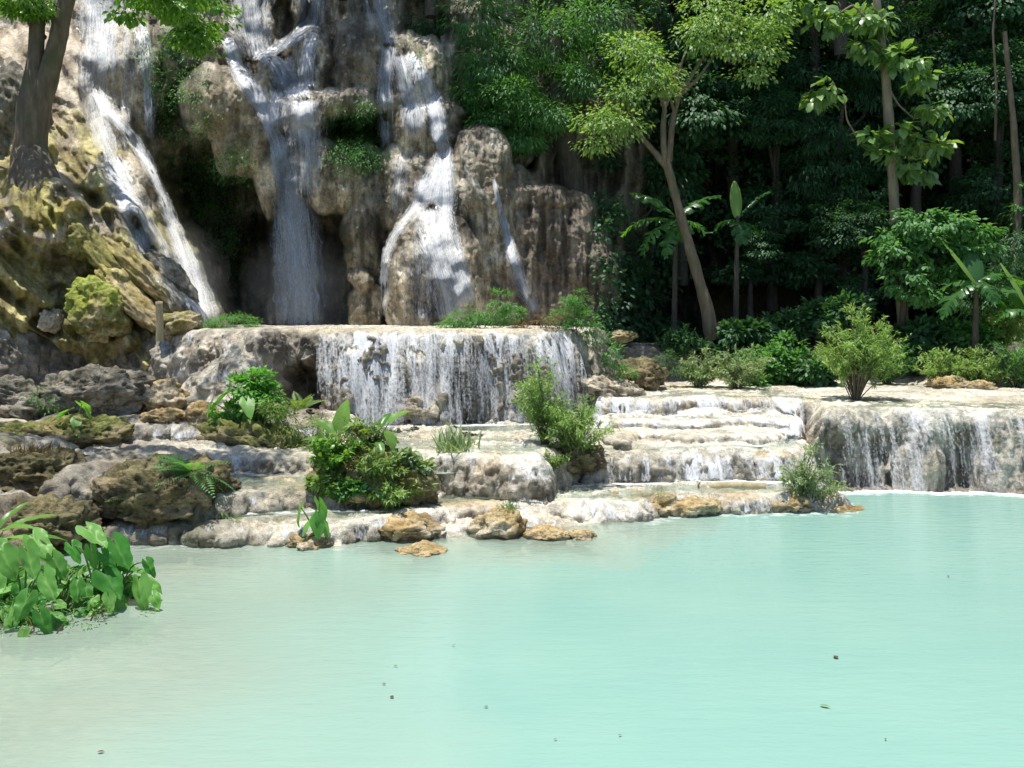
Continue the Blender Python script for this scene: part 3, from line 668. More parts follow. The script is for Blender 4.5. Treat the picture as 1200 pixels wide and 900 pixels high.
def boulder(name, label, px, py, Y, rx, ry, rz, pal='brown', seed=0, tilt=0., flat=0., group='boulders along the terraces', cat='boulder', rough=None):
    rough = rough if rough is not None else (.4 if group == S else 1.)
    if group == R: rx, ry, rz = rx * .82, ry * .82, rz * .85; py += rz * .25 / Y * F
    """px, py: photo pixel of its centre; rx, ry, rz: half sizes in metres"""
    c = P(px, py, Y)
    V, Fc = (IV, IF) if rx > .45 else (IV5, IF5)
    s = seed * 3.71
    n = fbm(V[:, 0] * 1.1 + s, V[:, 1] * 1.1, V[:, 2] * 1.1, 3); r2 = ridged(V[:, 0] * 1.5 + s, V[:, 1] * 1.5, V[:, 2] * 2.2, 4)
    p = V * (1 + .28 * n + .11 * r2 - .06)[:, None]
    rr = np.random.default_rng(seed + 77); yaw = rr.uniform(0, 6.28)
    p = p * (1 + .055 * fbm(V[:, 0] * 3.3 + s, V[:, 1] * 3.3, V[:, 2] * 3.3, 3))[:, None]
    p = p * (1 + .16 * pn(V[:, 0] * .8 + s, V[:, 1] * .8 + 3, V[:, 2] * .8))[:, None]
    if flat: p[:, 2] = np.where(p[:, 2] > flat, flat + (p[:, 2] - flat) * .25, p[:, 2])
    p = p * np.array([rx, ry, rz])
    g = fbm(p[:, 0] * 5 + s, p[:, 1] * 5, p[:, 2] * 5, 4); g2 = ridged(p[:, 0] * 3 + s, p[:, 1] * 3, p[:, 2] * 5, 3)
    p = p + V * (.09 * g + .06 * g2)[:, None] * min(1, .35 + rx) * rough
    if tilt:
        ct, st = math.cos(tilt), math.sin(tilt); p = np.stack([p[:, 0] * ct - p[:, 2] * st, p[:, 1], p[:, 0] * st + p[:, 2] * ct], 1)
    a, b, m, mw = PAL[pal]
    q = p + c
    nn = fbm(q[:, 0] * 2.2, q[:, 1] * 2.2, q[:, 2] * 3, 4)
    col = lerp(a, b, sst(-.45, .45, nn + .4 * g))
    col = lerp2(col, np.array(m) * (1 + .5 * g[:, None]), mw * sst(-.2, .5, V[:, 2] * .7 + (.45 if pal in ('lime', 'velvet') else 0) + .8 * fbm(q[:, 0] * 1.5 + 4, q[:, 1] * 1.5, q[:, 2] * 1.5, 3)))
    ck = np.abs(pn(q[:, 0] * 3.1, q[:, 1] * 3.1, q[:, 2] * 5.2) + .35 * g); col = col * (1 - .6 * (1 - sst(.0, .07, ck)) * sst(-.1, .3, pn(q[:, 0], q[:, 1], q[:, 2] + 4)))[:, None]
    pt = fbm(q[:, 0] * 14, q[:, 1] * 14, q[:, 2] * 14, 2); col = col * (1 - .45 * sst(.15, .5, pt))[:, None]; p = p - V * (.03 * rough * sst(.15, .6, pt) * min(1, .3 + rx))[:, None]
    o = link(name, mesh_np(name, p, Fc, M['boulder'], {'col': np.clip(col, .01, .8)}))
    o.location = c
    return tag(o, label, cat, group)
boulder('boulder', 'big brown boulder with a dark fern patch on top, between the two left rills', 202, 586, 12.7, .76, .65, .48, 'brown', 1, 0)
boulder('boulder', 'dry straw coloured boulder topped with dead grass at the left edge', 40, 556, 12.9, .62, .5, .34, 'brown', 2, 0, .7)
boulder('boulder', 'low brown boulder behind the big taro leaves at the left shore', 58, 614, 11.8, .52, .5, .24, 'brown', 3, -.1)
boulder('boulder', 'rounded grey boulder in shade under the dark ledge hole', 105, 462, 16.6, 1.0, .6, .42, 'grey', 4, .15)
boulder('boulder', 'dark grey boulder at the far left end of the stone ledge', 10, 472, 16.2, .7, .6, .36, 'grey', 5, -.15)
boulder('boulder', 'mossy boulder carrying the light green leafy sprig on the left', 92, 513, 15.0, .75, .5, .28, 'mossy', 6)
boulder('boulder', 'dark mossy slab under ferns at the left edge', 25, 518, 14.6, .6, .5, .22, 'mossy', 16)
boulder('boulder', 'smooth tan boulder sitting in the sloping pale rock', 190, 468, 16.75, .38, .35, .3, 'ochre', 7)
boulder('boulder', 'small ochre block at the foot of the sloping pale rock', 196, 491, 15.9, .34, .3, .13, 'ochre', 8)
boulder('boulder', 'reddish stone beside the blue green shrub', 237, 487, 15.8, .2, .2, .2, 'ochre', 9)
boulder('boulder', 'earthy mound carrying the fern and broad leaf island', 432, 560, 13.7, .86, .7, .40, 'mossy', 10, -.05)
boulder('boulder', 'earthy bank under the blue green shrub', 312, 528, 15.0, .98, .5, .34, 'mossy', 11, -.25)
boulder('boulder', 'small clay lump carrying the lone young taro', 366, 635, 11.95, .28, .3, .11, 'ochre', 12, group=R)
boulder('boulder', 'knobbly ochre rock hump with green moss on its right half', 583, 614, 12.6, .40, .4, .22, 'ochre', 13, .1, group=R)
boulder('boulder', 'flat broken ochre rock left of the mossy hump', 478, 616, 12.5, .46, .45, .12, 'ochre', 14, group=R)
boulder('boulder', 'low ochre rock right of the mossy hump', 642, 625, 12.4, .30, .28, .08, 'ochre', 15, group=R)
boulder('boulder', 'smallest ochre rock at the tip of the mossy hump row', 681, 628, 12.4, .19, .2, .08, 'ochre', 17, group=R)
boulder('boulder', 'nearly drowned ochre rock in front of the mossy hump', 497, 644, 11.7, .32, .3, .045, 'ochre', 18, group=R)
boulder('boulder', 'ochre mound with yellow grass below the long low fall', 762, 590, 14.0, .50, .4, .17, 'ochre', 19, group=R)
boulder('boulder', 'strip of ochre rock right of the yellow grass mound', 812, 593, 13.9, .45, .3, .1, 'ochre', 20, group=R)
boulder('boulder', 'ochre rock under the leaning bush at the pool edge', 925, 588, 14.2, .42, .35, .15, 'ochre', 21, group=R)
boulder('boulder', 'thin shelf of pale rock beside the leaning bush in the pool', 985, 598, 14.2, .42, .3, .05, 'ochre', 31, group=R)
boulder('boulder', 'pale ochre patch of rock on the bare shelf left of the yellow grass mound', 718, 583, 14.0, .18, .2, .07, 'ochre', 22, group=R)
boulder('boulder', 'grey brown boulder under the paired bushes', 655, 540, 15.0, .6, .45, .22, 'brown', 23)
boulder('boulder', 'pale rock with dark side under the grass tuft', 570, 545, 14.3, .36, .3, .14, 'pale', 24)
boulder('boulder', 'brown boulder beside the pale rock ramp right of the curtain fall', 752, 441, 20.3, .50, .45, .30, 'brown', 26)
boulder('boulder', 'pale wet rock ramp at the right foot of the curtain fall', 712, 460, 19.2, .85, .6, .26, 'pale', 27, -.2)
boulder('boulder', 'wet rounded rock bulging through the curtain fall', 490, 478, 17.45, .42, .3, .27, 'pale', 28)
boulder('boulder', 'yellow stone in the shade on top of the small side terrace', 728, 394, 22.6, .34, .4, .10, 'yellow', 29)
boulder('boulder', 'small ochre stone under the right bank shrubs', 1110, 451, 20.6, .4, .3, .12, 'ochre', 30)
boulder('boulder', 'round tan stone at the end of the right bank shrubs', 1148, 454, 20.3, .3, .25, .11, 'ochre', 32)
# mossy heap on the left slope
boulder('boulder', 'bright lime green mossy boulder above the stone ledge', 112, 362, 18.5, .46, .5, .62, 'lime', 40, .45, group=S)
boulder('boulder', 'mossy knob hanging over the black gap', 88, 284, 19.1, .30, .45, .38, 'velvet', 44, group=S)
boulder('boulder', 'pale buff rock at the foot of the left waterfall', 212, 382, 18.6, .42, .4, .26, 'yellow', 48, .3, group=S)
boulder('boulder', 'long slanting ochre slab beside the left waterfall', 172, 322, 19.7, .24, .5, 1.3, 'slab', 45, .82, group=S)
boulder('boulder', 'shorter slanting cream slab between the lime boulder and the long ochre slab', 152, 350, 19.0, .22, .45, .85, 'slab', 46, .75, group=S)
boulder('boulder', 'grey slab end jutting toward the left waterfall', 200, 322, 20.1, .24, .45, .62, 'grey', 47, .8, group=S)
boulder('boulder', 'mossy slanting rock just above the lime green boulder', 124, 305, 19.4, .26, .5, .8, 'velvet', 50, .7, group=S)
boulder('boulder', 'small white stone in the dark gap left of the lime green boulder', 62, 376, 18.35, .2, .3, .22, 'pale', 49, group=S)
boulder('boulder', 'grey rock wall behind the forked tree', 8, 150, 21.6, .8, .8, 1.3, 'grey', 51, group=S)

# ================================================================== foliage kit
def rot_frames(d, up):
    d = d / (np.linalg.norm(d, axis=1, keepdims=True) + 1e-9)
    s = np.cross(d, up); s /= np.linalg.norm(s, axis=1, keepdims=True) + 1e-9
    n = np.cross(s, d); return np.stack([s, d, n], -1)
T_QUAD = (np.array([[0,0,0],[-.26,.45,.07],[.26,.45,.07],[0,1,-.06]]), np.array([[0,3,1],[0,2,3]]))
T_LANCE = (np.array([[0,0,0],[-.11,.42,.04],[.11,.42,.04],[0,1,-.14],[0,.5,-.01]]), np.array([[0,4,1],[0,2,4],[1,4,3],[2,3,4]]))
T_BROAD = (np.array([[0,0,0],[-.24,.25,.06],[.24,.25,.06],[-.25,.62,.03],[.25,.62,.03],[0,1,-.14],[0,.35,0],[0,.7,-.03]]),
           np.array([[0,6,1],[0,2,6],[1,6,3],[2,4,6],[3,6,7],[4,7,6],[3,7,5],[4,5,7]]))
def t_fern(np_=13, droop=.35, wid=.24):
    V, Fc = [], []
    for i in range(np_):
        t = .1 + .9 * i / (np_ - 1); L = wid * math.sin(PI * min(.97, .22 + .78 * t)) ** .8
        y, z = t, .25 * t - droop * t * t * 1.2
        for sx in (-1, 1):
            b = len(V); V += [[0, y, z], [sx * L * .5, y + .055 + L * .12, z + .01], [sx * L * .5, y - .015 + L * .12, z + .01], [sx * L, y + L * .42, z - .06 * L]]
            Fc += [[b, b + 2, b + 1], [b + 1, b + 2, b + 3]] if sx > 0 else [[b, b + 1, b + 2], [b + 1, b + 3, b + 2]]
    return np.array(V), np.array(Fc)
T_FERN = t_fern()
def t_heart(nr=9, nc=7, fold=.16, droop=.28, seed=0):
    V = []
    for i in range(nr):
        v = i / (nr - 1)
        for j in range(nc):
            u = -1 + 2 * j / (nc - 1)
            w = .41 * (1 - v) ** .75 * (1 + .35 * v)
            y = v + (1 - v) ** 2 * (-.42 * math.sin(PI * abs(u) ** .75))
            wav = .025 * math.sin(9 * v + 5 * u + seed) * abs(u)
            V.append([u * w, y - .0, abs(u) * fold * (.4 + w) - droop * max(v, 0) ** 2 - .10 * u * u * (1 - v) + wav])
    return np.array(V), np.array([[a, a + 1, a + nc + 1, a + nc] for r in range(nr - 1) for a in range(r * nc, r * nc + nc - 1)])
T_HEART = t_heart()
T_BLADE = (np.array([[-.03,0,0],[.03,0,0],[-.03,.4,.1],[.03,.4,.1],[-.02,.75,.05],[.02,.75,.05],[0,1,-.12]]), np.array([[0,1,3],[0,3,2],[2,3,5],[2,5,4],[4,5,6]]))
def leaves(pos, d, up, size, tmpl, rng, wvar=.15):
    V, Fc = tmpl; n = len(pos)
    Rm = rot_frames(d, up); sz = np.asarray(size)[:, None] * np.stack([1 + wvar * rng.standard_normal(n), np.ones(n), np.ones(n)], 1)
    W = np.einsum('nij,nvj->nvi', Rm, V[None] * sz[:, None, :]) + pos[:, None]
    f = Fc[None] + (np.arange(n) * len(V))[:, None, None]
    return W.reshape(-1, 3), f.reshape(-1, Fc.shape[1]), np.repeat(np.clip(rng.normal(.5, .27, n), 0, 1), len(V))
def in_ball(rng, n, shell=.0):
    v = rng.standard_normal((n, 3)); v /= np.linalg.norm(v, axis=1, keepdims=True)
    return v * (shell + (1 - shell) * rng.random((n, 1))) ** .45
def sprays(lobes, per, nl, ls, tmpl, seed, spray=.35, droop=.35, shell=.35, flat=.45, out=.8):
    """leaf clumps through the volume of several uneven lobes (cx,cy,cz,rx,ry,rz)"""
    rng = np.random.default_rng(seed); A = []
    for L in lobes:
        c, r = np.array(L[:3]), np.array(L[3:6]); m = max(3, int(per * (L[6] if len(L) > 6 else 1)))
        k = in_ball(rng, m, shell); cc = c + k * r
        for q in range(m):
            n = max(4, int(nl * rng.uniform(.45, 1.5))); sc = spray * rng.uniform(.6, 1.35)
            b = in_ball(rng, n) * np.array([sc, sc, sc * flat])
            o = k[q] * out + b / sc * .9 + rng.standard_normal((n, 3)) * .28; o[:, 2] -= droop * (1 + rng.random(n) * .6)
            up = np.array([0, 0, 1.]) + rng.standard_normal((n, 3)) * .35 + k[q] * .3
            A.append((cc[q] + b, o, up, ls * rng.uniform(.6, 1.25, n)))
    pos, d, up, sz = (np.concatenate([a[i] for a in A]) for i in range(4))
    return leaves(pos, d, up, sz, tmpl, rng)
def foliage_mesh(name, data, mat): return mesh_np(name, data[0], data[1], mat, {'tint': data[2]}, smooth=False)

def plant(name, label, cat, base, parts, group=None, rz=0, sc=1.0):
    o = empty(name, base, label, cat, group); o.rotation_euler.z = rz; o.scale = (sc,) * 3
    for pn_, me_ in parts: link(pn_, me_, o)
    return o
def stems_to(lobes, rng, n, r0, base=(0, 0, 0), spread=.08):
    out = []
    for i in range(n):
        L = lobes[i % len(lobes)]; e = np.array(L[:3]) + rng.uniform(-.6, .6, 3) * np.array(L[3:6])
        b = np.array(base) + np.array([rng.normal(0, spread), rng.normal(0, spread), -.12]); m = (b + e) / 2 + np.array([rng.normal(0, .05), rng.normal(0, .05), .12 * abs(e[2])])
        out.append(([b, b * .6 + m * .4, m, e], [r0, r0 * .8, r0 * .6, r0 * .25]))
    return out
def shrub(name, label, px, py, Y, lobes, per, nl, ls, tmpl, leafmat, seed, nst=6, r0=.018, stemmat='bark', cat='shrub', group=None, spray=.16, droop=.2, **kw):
    """px, py: photo pixel where its stems leave the ground; lobes in metres from there"""
    rng = np.random.default_rng(seed + 900)
    d = sprays(lobes, per, nl, ls, tmpl, seed, spray, droop, **kw)
    V, Fc = tubes(stems_to(lobes, rng, nst, r0), 6, .08, seed)
    return plant(name, label, cat, tuple(P(px, py, Y)), [('foliage', foliage_mesh('foliage', d, M[leafmat])), ('stems', mesh_np('stems', V, Fc, M[stemmat]))], group)

# ------------------------------------------------------------------ trees
def wpath(pts, Y, base): return [P(a, b, Y + c) - base for q in pts for a, b, c in [(tuple(q) + (0,))[:3]]]
def tree(name, label, Y, limbs, lobes, per, nl, ls, tmpl, leafmat, barkmat, seed, spray=.45, droop=.35, group=None, extra=None, cat='tree', nseg=10, **kw):
    """limbs: (pixel polyline, radii); lobes: (px, py, dY, rx, ry, rz[, density]) in metres around pixel centres"""
    base = P(limbs[0][0][0][0], limbs[0][0][0][1], Y)
    V, Fc = tubes([(wpath(p, Y, base), r) for p, r in limbs], nseg, .16, seed)
    L = [tuple(P(l[0], l[1], Y + l[2]) - base) + tuple(l[3:]) for l in lobes]
    d = sprays(L, per, nl, ls, tmpl, seed, spray, droop, **kw)
    return plant(name, label, cat, tuple(base), [('trunk', mesh_np('trunk', V, Fc, M[barkmat])), ('crown', foliage_mesh('crown', d, M[leafmat]))], group)

def shoots(name, label, px, py, Y, Hh, Ww, n, nleaf, ls, tmpl, leafmat, seed, lean=(0, 0), r0=.012, stemmat='bark', cat='bush', group=None, low=.35, droop=.35, asp=.75):
    """an open bush of arching shoots, leaves set along their outer part; Hh, Ww: height and half width in metres"""
    rng = np.random.default_rng(seed); paths, A = [], []
    for i in range(n):
        az = rng.uniform(0, 2 * PI); k = rng.random() ** .6
        hh = Hh * (1 - .45 * k * k) * rng.uniform(.55, 1.05); rr = Ww * k
        e = np.array([math.cos(az) * rr + lean[0] * hh, math.sin(az) * rr * asp + lean[1] * hh, hh])
        b = np.array([math.cos(az), math.sin(az) * asp, 0]) * rng.uniform(0, .10) * Ww
        m = b * .5 + e * np.array([.32, .32, .62]); t = np.linspace(0, 1, 9)[:, None]
        c = (1 - t) ** 2 * b + 2 * t * (1 - t) * m + t * t * e; c[:, 2] -= droop * .25 * (t[:, 0] ** 3) * hh * k
        rad = r0 * (1 - .85 * t[:, 0]) * rng.uniform(.6, 1.2); paths.append((c, rad)); tw = [(c, low)]
        for _ in range(3):
            q = rng.integers(3, 8); d = np.array([math.cos(az + rng.normal(0, 1.1)), math.sin(az + rng.normal(0, 1.1)), rng.uniform(.1, .9)]) * rng.uniform(.12, .32) * (Hh + Ww) * .5
            cc = c[q] + t * d; cc[:, 2] -= droop * .12 * t[:, 0] ** 2 * np.linalg.norm(d); tw.append((cc, .15)); paths.append((cc[::2], rad[q] * .5 * (1 - .7 * t[::2, 0])))
        for cc, t0 in tw:
            u = rng.uniform(t0, 1.0, nleaf if cc is c else nleaf // 2); p = np.stack([np.interp(u, t[:, 0], cc[:, j]) for j in range(3)], 1)
            tg = cc[-1] - cc[0]; tg /= np.linalg.norm(tg)
            o = tg * .7 + rng.standard_normal((len(u), 3)) * .62; o[:, 2] -= droop * .6
            A.append((p + rng.standard_normal((len(u), 3)) * .012, o, np.array([0, 0, 1.]) + rng.standard_normal((len(u), 3)) * .4, ls * rng.uniform(.55, 1.2, len(u))))
    q = [np.concatenate([a[j] for a in A]) for j in range(4)]
    d = leaves(*q, tmpl, rng); V, Fc = tubes(paths, 5, 0)
    return plant(name, label, cat, tuple(P(px, py, Y)), [('foliage', foliage_mesh('foliage', d, M[leafmat])), ('stems', mesh_np('stems', V, Fc, M[stemmat]))], group)
# ================================================================== forest
def banana_leaf(rng, L, wid, droop, torn=.5, n=26):
    """one blade along +Y with a midrib arching over; torn blades hang in ribbons"""
    V, Fc = [], []
    t = np.linspace(0, 1, n + 1)
    y = np.cumsum(np.concatenate([[0], np.cos(droop * 1.9 * t[1:] ** 1.3)])) / n * L
    z = -np.cumsum(np.concatenate([[0], np.sin(droop * 1.9 * t[1:] ** 1.3)])) / n * L
    wd = wid * np.clip(np.sin(PI * np.clip(.08 + .92 * t, 0, 1)) ** .55, .05, 1)
    for sx in (-1, 1):
        hang = rng.uniform(.1, .5); cut = 0; sh = 0
        for i in range(n):
            if rng.random() < torn: hang = rng.uniform(.15, 1.0 if torn > .3 else .35); cut = rng.uniform(.0, .35) * torn; sh = rng.normal(0, .035) * torn * L
            b = len(V)
            for q, k in ((i, 0), (i + 1, 1)):
                w_ = wd[q] * (1 - cut * k); a = hang
                V += [[0, y[q], z[q] + .01], [sx * w_ * .55 * math.cos(a * .6), y[q] + .05 * L * .5 + sh, z[q] - w_ * .55 * math.sin(a * .6) + .02], [sx * w_ * math.cos(a), y[q] + .09 * L * .5 + 2 * sh, z[q] - w_ * math.sin(a)]]
            Fc += [[b, b + 1, b + 4, b + 3], [b + 1, b + 2, b + 5, b + 4]]
    return np.array(V), np.array(Fc)
def banana(name, label, px, py, Y, hgt, specs, seed, group=None, mat='l_banana'):
    """specs: (azimuth deg from the right toward the back, rise deg, length, width, droop, torn)"""
    rng = np.random.default_rng(seed); base = P(px, py, Y)
    top = np.array([.05, 0, hgt]); V, Fc = tubes([([(0, 0, -.1), (0.02, 0, hgt * .5), top, top + [0, 0, .15]], [.085, .07, .05, .03])], 9, .05, seed)
    o = plant(name, label, 'banana plant', tuple(base), [('stem', mesh_np('stem', V, Fc, M['bark_dark']))], group)
    for az, el, L, wd, dr, torn in specs:
        L *= 1.08; wd *= 1.08; torn = min(.9, torn * 1.25)
        v, f = banana_leaf(rng, L, wd, dr, torn)
        a, e = math.radians(az), math.radians(el)
        d = np.array([[math.cos(a) * math.cos(e), math.sin(a) * math.cos(e), math.sin(e)]]); up = np.array([[-math.cos(a) * math.sin(e) * .5, -math.sin(a) * math.sin(e) * .5 - .15, 1.]])
        W = v @ rot_frames(d, up)[0].T + top + np.array([0, 0, rng.uniform(-.1, .1)])
        pv, pf = tubes([([top - [0, 0, .2], W[0] * .6 + top * .4, W[0]], [.03, .025, .02])], 5, 0)
        link('leaf', mesh_np('leaf', np.concatenate([W, pv]), np.concatenate([f, pf + len(W)]), M['l_big' if torn < .1 else mat], {'tint': np.full(len(W) + len(pv), rng.uniform(.2, .9))}), o)  # untorn upright blades get a lighter colour for the glow of backlight
    return o

# forked tree on the left, its crown reaching over the left fall
tree('tree', 'thick forked tree leaning over the left waterfall', 19.9,
     [([(36, 258), (37, 215), (36, 170), (38, 125), (40, 95), (43, 60), (44, 10), (34, -60)], [.62, .44, .36, .34, .24, .17, .15, .13]),
      ([(42, 135), (52, 105), (66, 55), (78, 0), (92, -70)], [.27, .24, .19, .17, .14]),
      ([(34, 180, -.1), (20, 212, -.5), (10, 250, -.9), (4, 290, -1.0)], [.30, .2, .13, .06]), ([(42, 180, -.1), (60, 208, -.4), (80, 240, -.5), (92, 262, -.4)], [.28, .17, .1, .05]), ([(38, 185, -.2), (42, 225, -.8), (46, 265, -1.2), (50, 300, -1.2)], [.30, .22, .14, .07]), ([(36, 190, -.2), (30, 230, -.9), (32, 275, -1.25)], [.26, .16, .07]),
      ([(50, 45), (30, 15), (18, -10)], [.11, .07, .04]), ([(80, -10), (130, -35), (190, -20), (230, 5)], [.12, .08, .05, .03])],
     [(35, 6, -.4, .55, .6, .30, 1.0), (12, -12, -.2, .8, .7, .45), (70, -45, 0, 1.2, .9, .5), (190, -18, -.2, .9, .7, .42), (240, 18, -.2, .7, .6, .5, 1.1), (226, 44, -.2, .5, .45, .34)],
     22, 42, .125, T_BROAD, 'l_big', 'bark', 11, .26, .5)

# a nearer tree on the left bank: only the tips of its drooping branches and its dappled shade reach the view
tree('tree', 'overhanging branches with bright leaves drooping in at the top left corner', 13.6,
     [([(-190, 560), (-180, 300), (-150, 60), (-120, -120)], [.30, .26, .22, .16]), ([(-150, 60), (-40, -90), (90, -110), (200, -60), (214, -5)], [.14, .11, .07, .04, .015]), ([(-130, -60), (0, -190), (160, -210)], [.12, .08, .04])],
     [(200, 6, 0, .42, .4, .2, 1.0), (165, -8, -.2, .42, .4, .2), (225, -12, .2, .35, .4, .22), (150, 16, 0, .22, .2, .1, .4), (60, -70, -.3, .8, .7, .35), (-20, -40, 0, .6, .6, .4), (140, -110, -.8, .9, .8, .4), (20, -150, 0, 1.1, 1.0, .5, .8), (110, -200, -1.2, 1.0, 1.0, .5, .8), (-90, -110, .4, 1.0, 1.0, .5), (200, -230, .4, .8, .9, .4, .6), (-60, -220, -1.6, 1.0, 1.0, .5, .7), (0, -140, 2.2, 1.4, 1.3, .5, 1.2), (90, -120, 2.8, 1.2, 1.2, .5), (-60, -110, 1.6, 1.2, 1.2, .5), (60, -170, 1.0, 1.3, 1.2, .5), (160, -170, 2.0, 1.0, 1.0, .45)],
     15, 34, .10, T_BROAD, 'l_big', 'bark', 17, .22, .5)

# forked slender tree in the middle
tree('tree', 'slender pale trunked tree forking in a Y before the dark forest', 23.2,
     [([(836, 398), (824, 345), (806, 282), (792, 232), (781, 190)], [.21, .155, .125, .115, .11]),
      ([(782, 196), (765, 176), (744, 152), (728, 128), (708, 104)], [.095, .07, .055, .04, .02]),
      ([(779, 195), (777, 150), (779, 125), (768, 100), (766, 60)], [.09, .075, .065, .045, .02]),
      ([(784, 190), (788, 140), (796, 112), (812, 86), (828, 62), (846, 50)], [.09, .07, .06, .045, .03, .015]),
      ([(796, 112), (818, 92), (836, 66)], [.06, .045, .02]), ([(779, 125), (792, 96), (806, 52)], [.06, .045, .02]), ([(772, 104), (786, 92), (800, 70)], [.045, .03, .015]),
      ([(740, 148), (716, 128), (695, 118)], [.05, .03, .015]), ([(746, 155), (738, 120), (744, 90)], [.05, .03, .015]), ([(790, 130), (780, 100), (776, 62)], [.04, .03, .015])],
     [(846, 30, -.3, 1.0, .9, .75, 1.5), (822, 8, 0, .75, .8, .55), (878, 52, -.3, .8, .7, .65, 1.3), (900, 18, 0, .6, .6, .5), (885, 85, -.2, .3, .3, .25, .5), (816, 40, -.5, .45, .5, .5, .7), (760, 78, -.2, .65, .6, .5), (740, 110, 0, .55, .5, .45), (726, 148, -.4, .5, .5, .25), (708, 140, -.5, .55, .5, .35), (700, 168, -.3, .25, .25, .2, .5), (775, 105, -.2, .35, .35, .3, .5), (735, 60, .3, .6, .6, .5)],
     15, 46, .125, T_QUAD, 'l_light', 'bark', 12, .52, .45, shell=.1, flat=.4)

# tall slender tree with big glossy leaf clusters
def clusters(l, r=.26, d=1.0): return [(x, y, dy, r * k, r * k, r * .7 * k, d) for x, y, dy, k in l]
tree('tree', 'tall straight pole like tree with tufts of big glossy leaves', 23.4,
     [([(1060, 400), (1054, 320), (1048, 240), (1042, 150), (1038, 90), (1030, 30), (1022, -60)], [.15, .14, .13, .125, .12, .10, .09]),
      ([(1040, 100), (1052, 122), (1072, 140), (1092, 132)], [.03, .025, .02, .015]), ([(1046, 185), (1064, 200), (1080, 214)], [.03, .02, .015]), ([(1042, 150), (1022, 168), (1010, 160)], [.03, .02, .015]),
      ([(1030, 40), (1000, 5), (970, 25)], [.04, .03, .015]), ([(1044, 165), (1064, 158), (1090, 165)], [.03, .02, .015]), ([(1005, 162), (992, 140), (990, 118), (975, 108)], [.025, .02, .015, .01])],
     clusters([(1052, 152, -.3, 1.25), (1058, 174, -.3, 1.3), (1022, 162, -.2, 1.1), (1030, 180, -.2, .9), (1082, 164, -.2, 1.1), (1100, 172, -.1, .7), (1096, 128, -.2, 1.05), (1070, 74, -.3, 1.5), (1052, 70, -.3, 1.2), (1078, 92, -.3, 1.0), (1012, 52, -.2, 1.1), (1036, 60, -.3, .9), (1015, 22, 0, 1.3), (1034, 22, -.2, 1.1), (990, 20, .1, 1.2), (965, 28, .1, 1.2), (948, 8, .2, 1.3), (970, 4, .1, 1.1), (970, 106, -.1, 1.3), (958, 116, 0, .8), (1062, 195, 0, 1.0), (1085, 200, .1, .8), (1020, 5, 0, 1.1), (905, 16, .3, 1.0), (925, 2, .3, 1.0)]),
     4, 12, .33, T_BROAD, 'l_gloss', 'bark_pale', 13, .22, .45, flat=.7)

# round dark glossy tree at the right
tree('tree', 'round crowned dark glossy tree standing behind the right bank', 22.6,
     [([(1056, 405), (1058, 370), (1062, 335), (1080, 300)], [.09, .085, .08, .05]), ([(1060, 340), (1040, 318), (1030, 300)], [.05, .04, .02]), ([(1062, 335), (1100, 305), (1130, 275)], [.05, .04, .02])],
     [(1090, 300, 0, 1.0, 1.0, .6, 1.5), (1100, 268, -.1, .95, .8, .42, 1.2), (1050, 300, -.2, .55, .6, .45), (1062, 330, -.3, .6, .6, .36), (1035, 278, 0, .3, .3, .2, .6), (1136, 272, -.2, .55, .5, .3), (1120, 315, -.3, .6, .6, .4), (1082, 345, -.3, .5, .5, .22), (1075, 262, 0, .6, .6, .35), (1150, 295, -.2, .4, .4, .3)],
     17, 46, .155, T_BROAD, 'l_mid', 'bark_dark', 14, .26, .55)

# leafy mass right of the falls
tree('tree', 'broad mid green tree spreading beside the waterfalls with a dark trunk', 25.4,
     [([(672, 235), (668, 200), (660, 150), (652, 90), (650, 20)], [.36, .33, .30, .25, .2]), ([(660, 140), (620, 90), (580, 70)], [.14, .1, .05]), ([(658, 130), (700, 70), (735, 55)], [.14, .1, .05]), ([(652, 90), (610, 30), (560, 10)], [.12, .08, .05]), ([(664, 170), (630, 150), (600, 150)], [.10, .06, .03])],
     [(556, 18, -.2, .95, 1.0, .8), (580, 75, -.5, 1.05, 1.0, .7, 1.3), (550, 118, -.4, .55, .7, .5), (600, 118, -.8, .95, .9, .45, 1.3), (640, 140, -.8, .85, .9, .5, 1.2), (575, 150, -.5, .75, .8, .5), (640, 50, -.3, 1.2, 1.1, .9), (700, 30, -.2, 1.1, 1.0, .8), (690, 95, -.4, .9, .9, .6), (735, 70, -.1, .7, .8, .6), (620, -5, 1.4, 1.3, 1.0, .6), (720, -10, 1.4, 1.3, 1.0, .6), (560, 178, -.3, .4, .5, .25, .7), (612, 168, -.7, .6, .6, .18, .8)],
     36, 70, .165, T_LANCE, 'l_mid', 'bark_dark', 15, .48, .45, shell=.2)

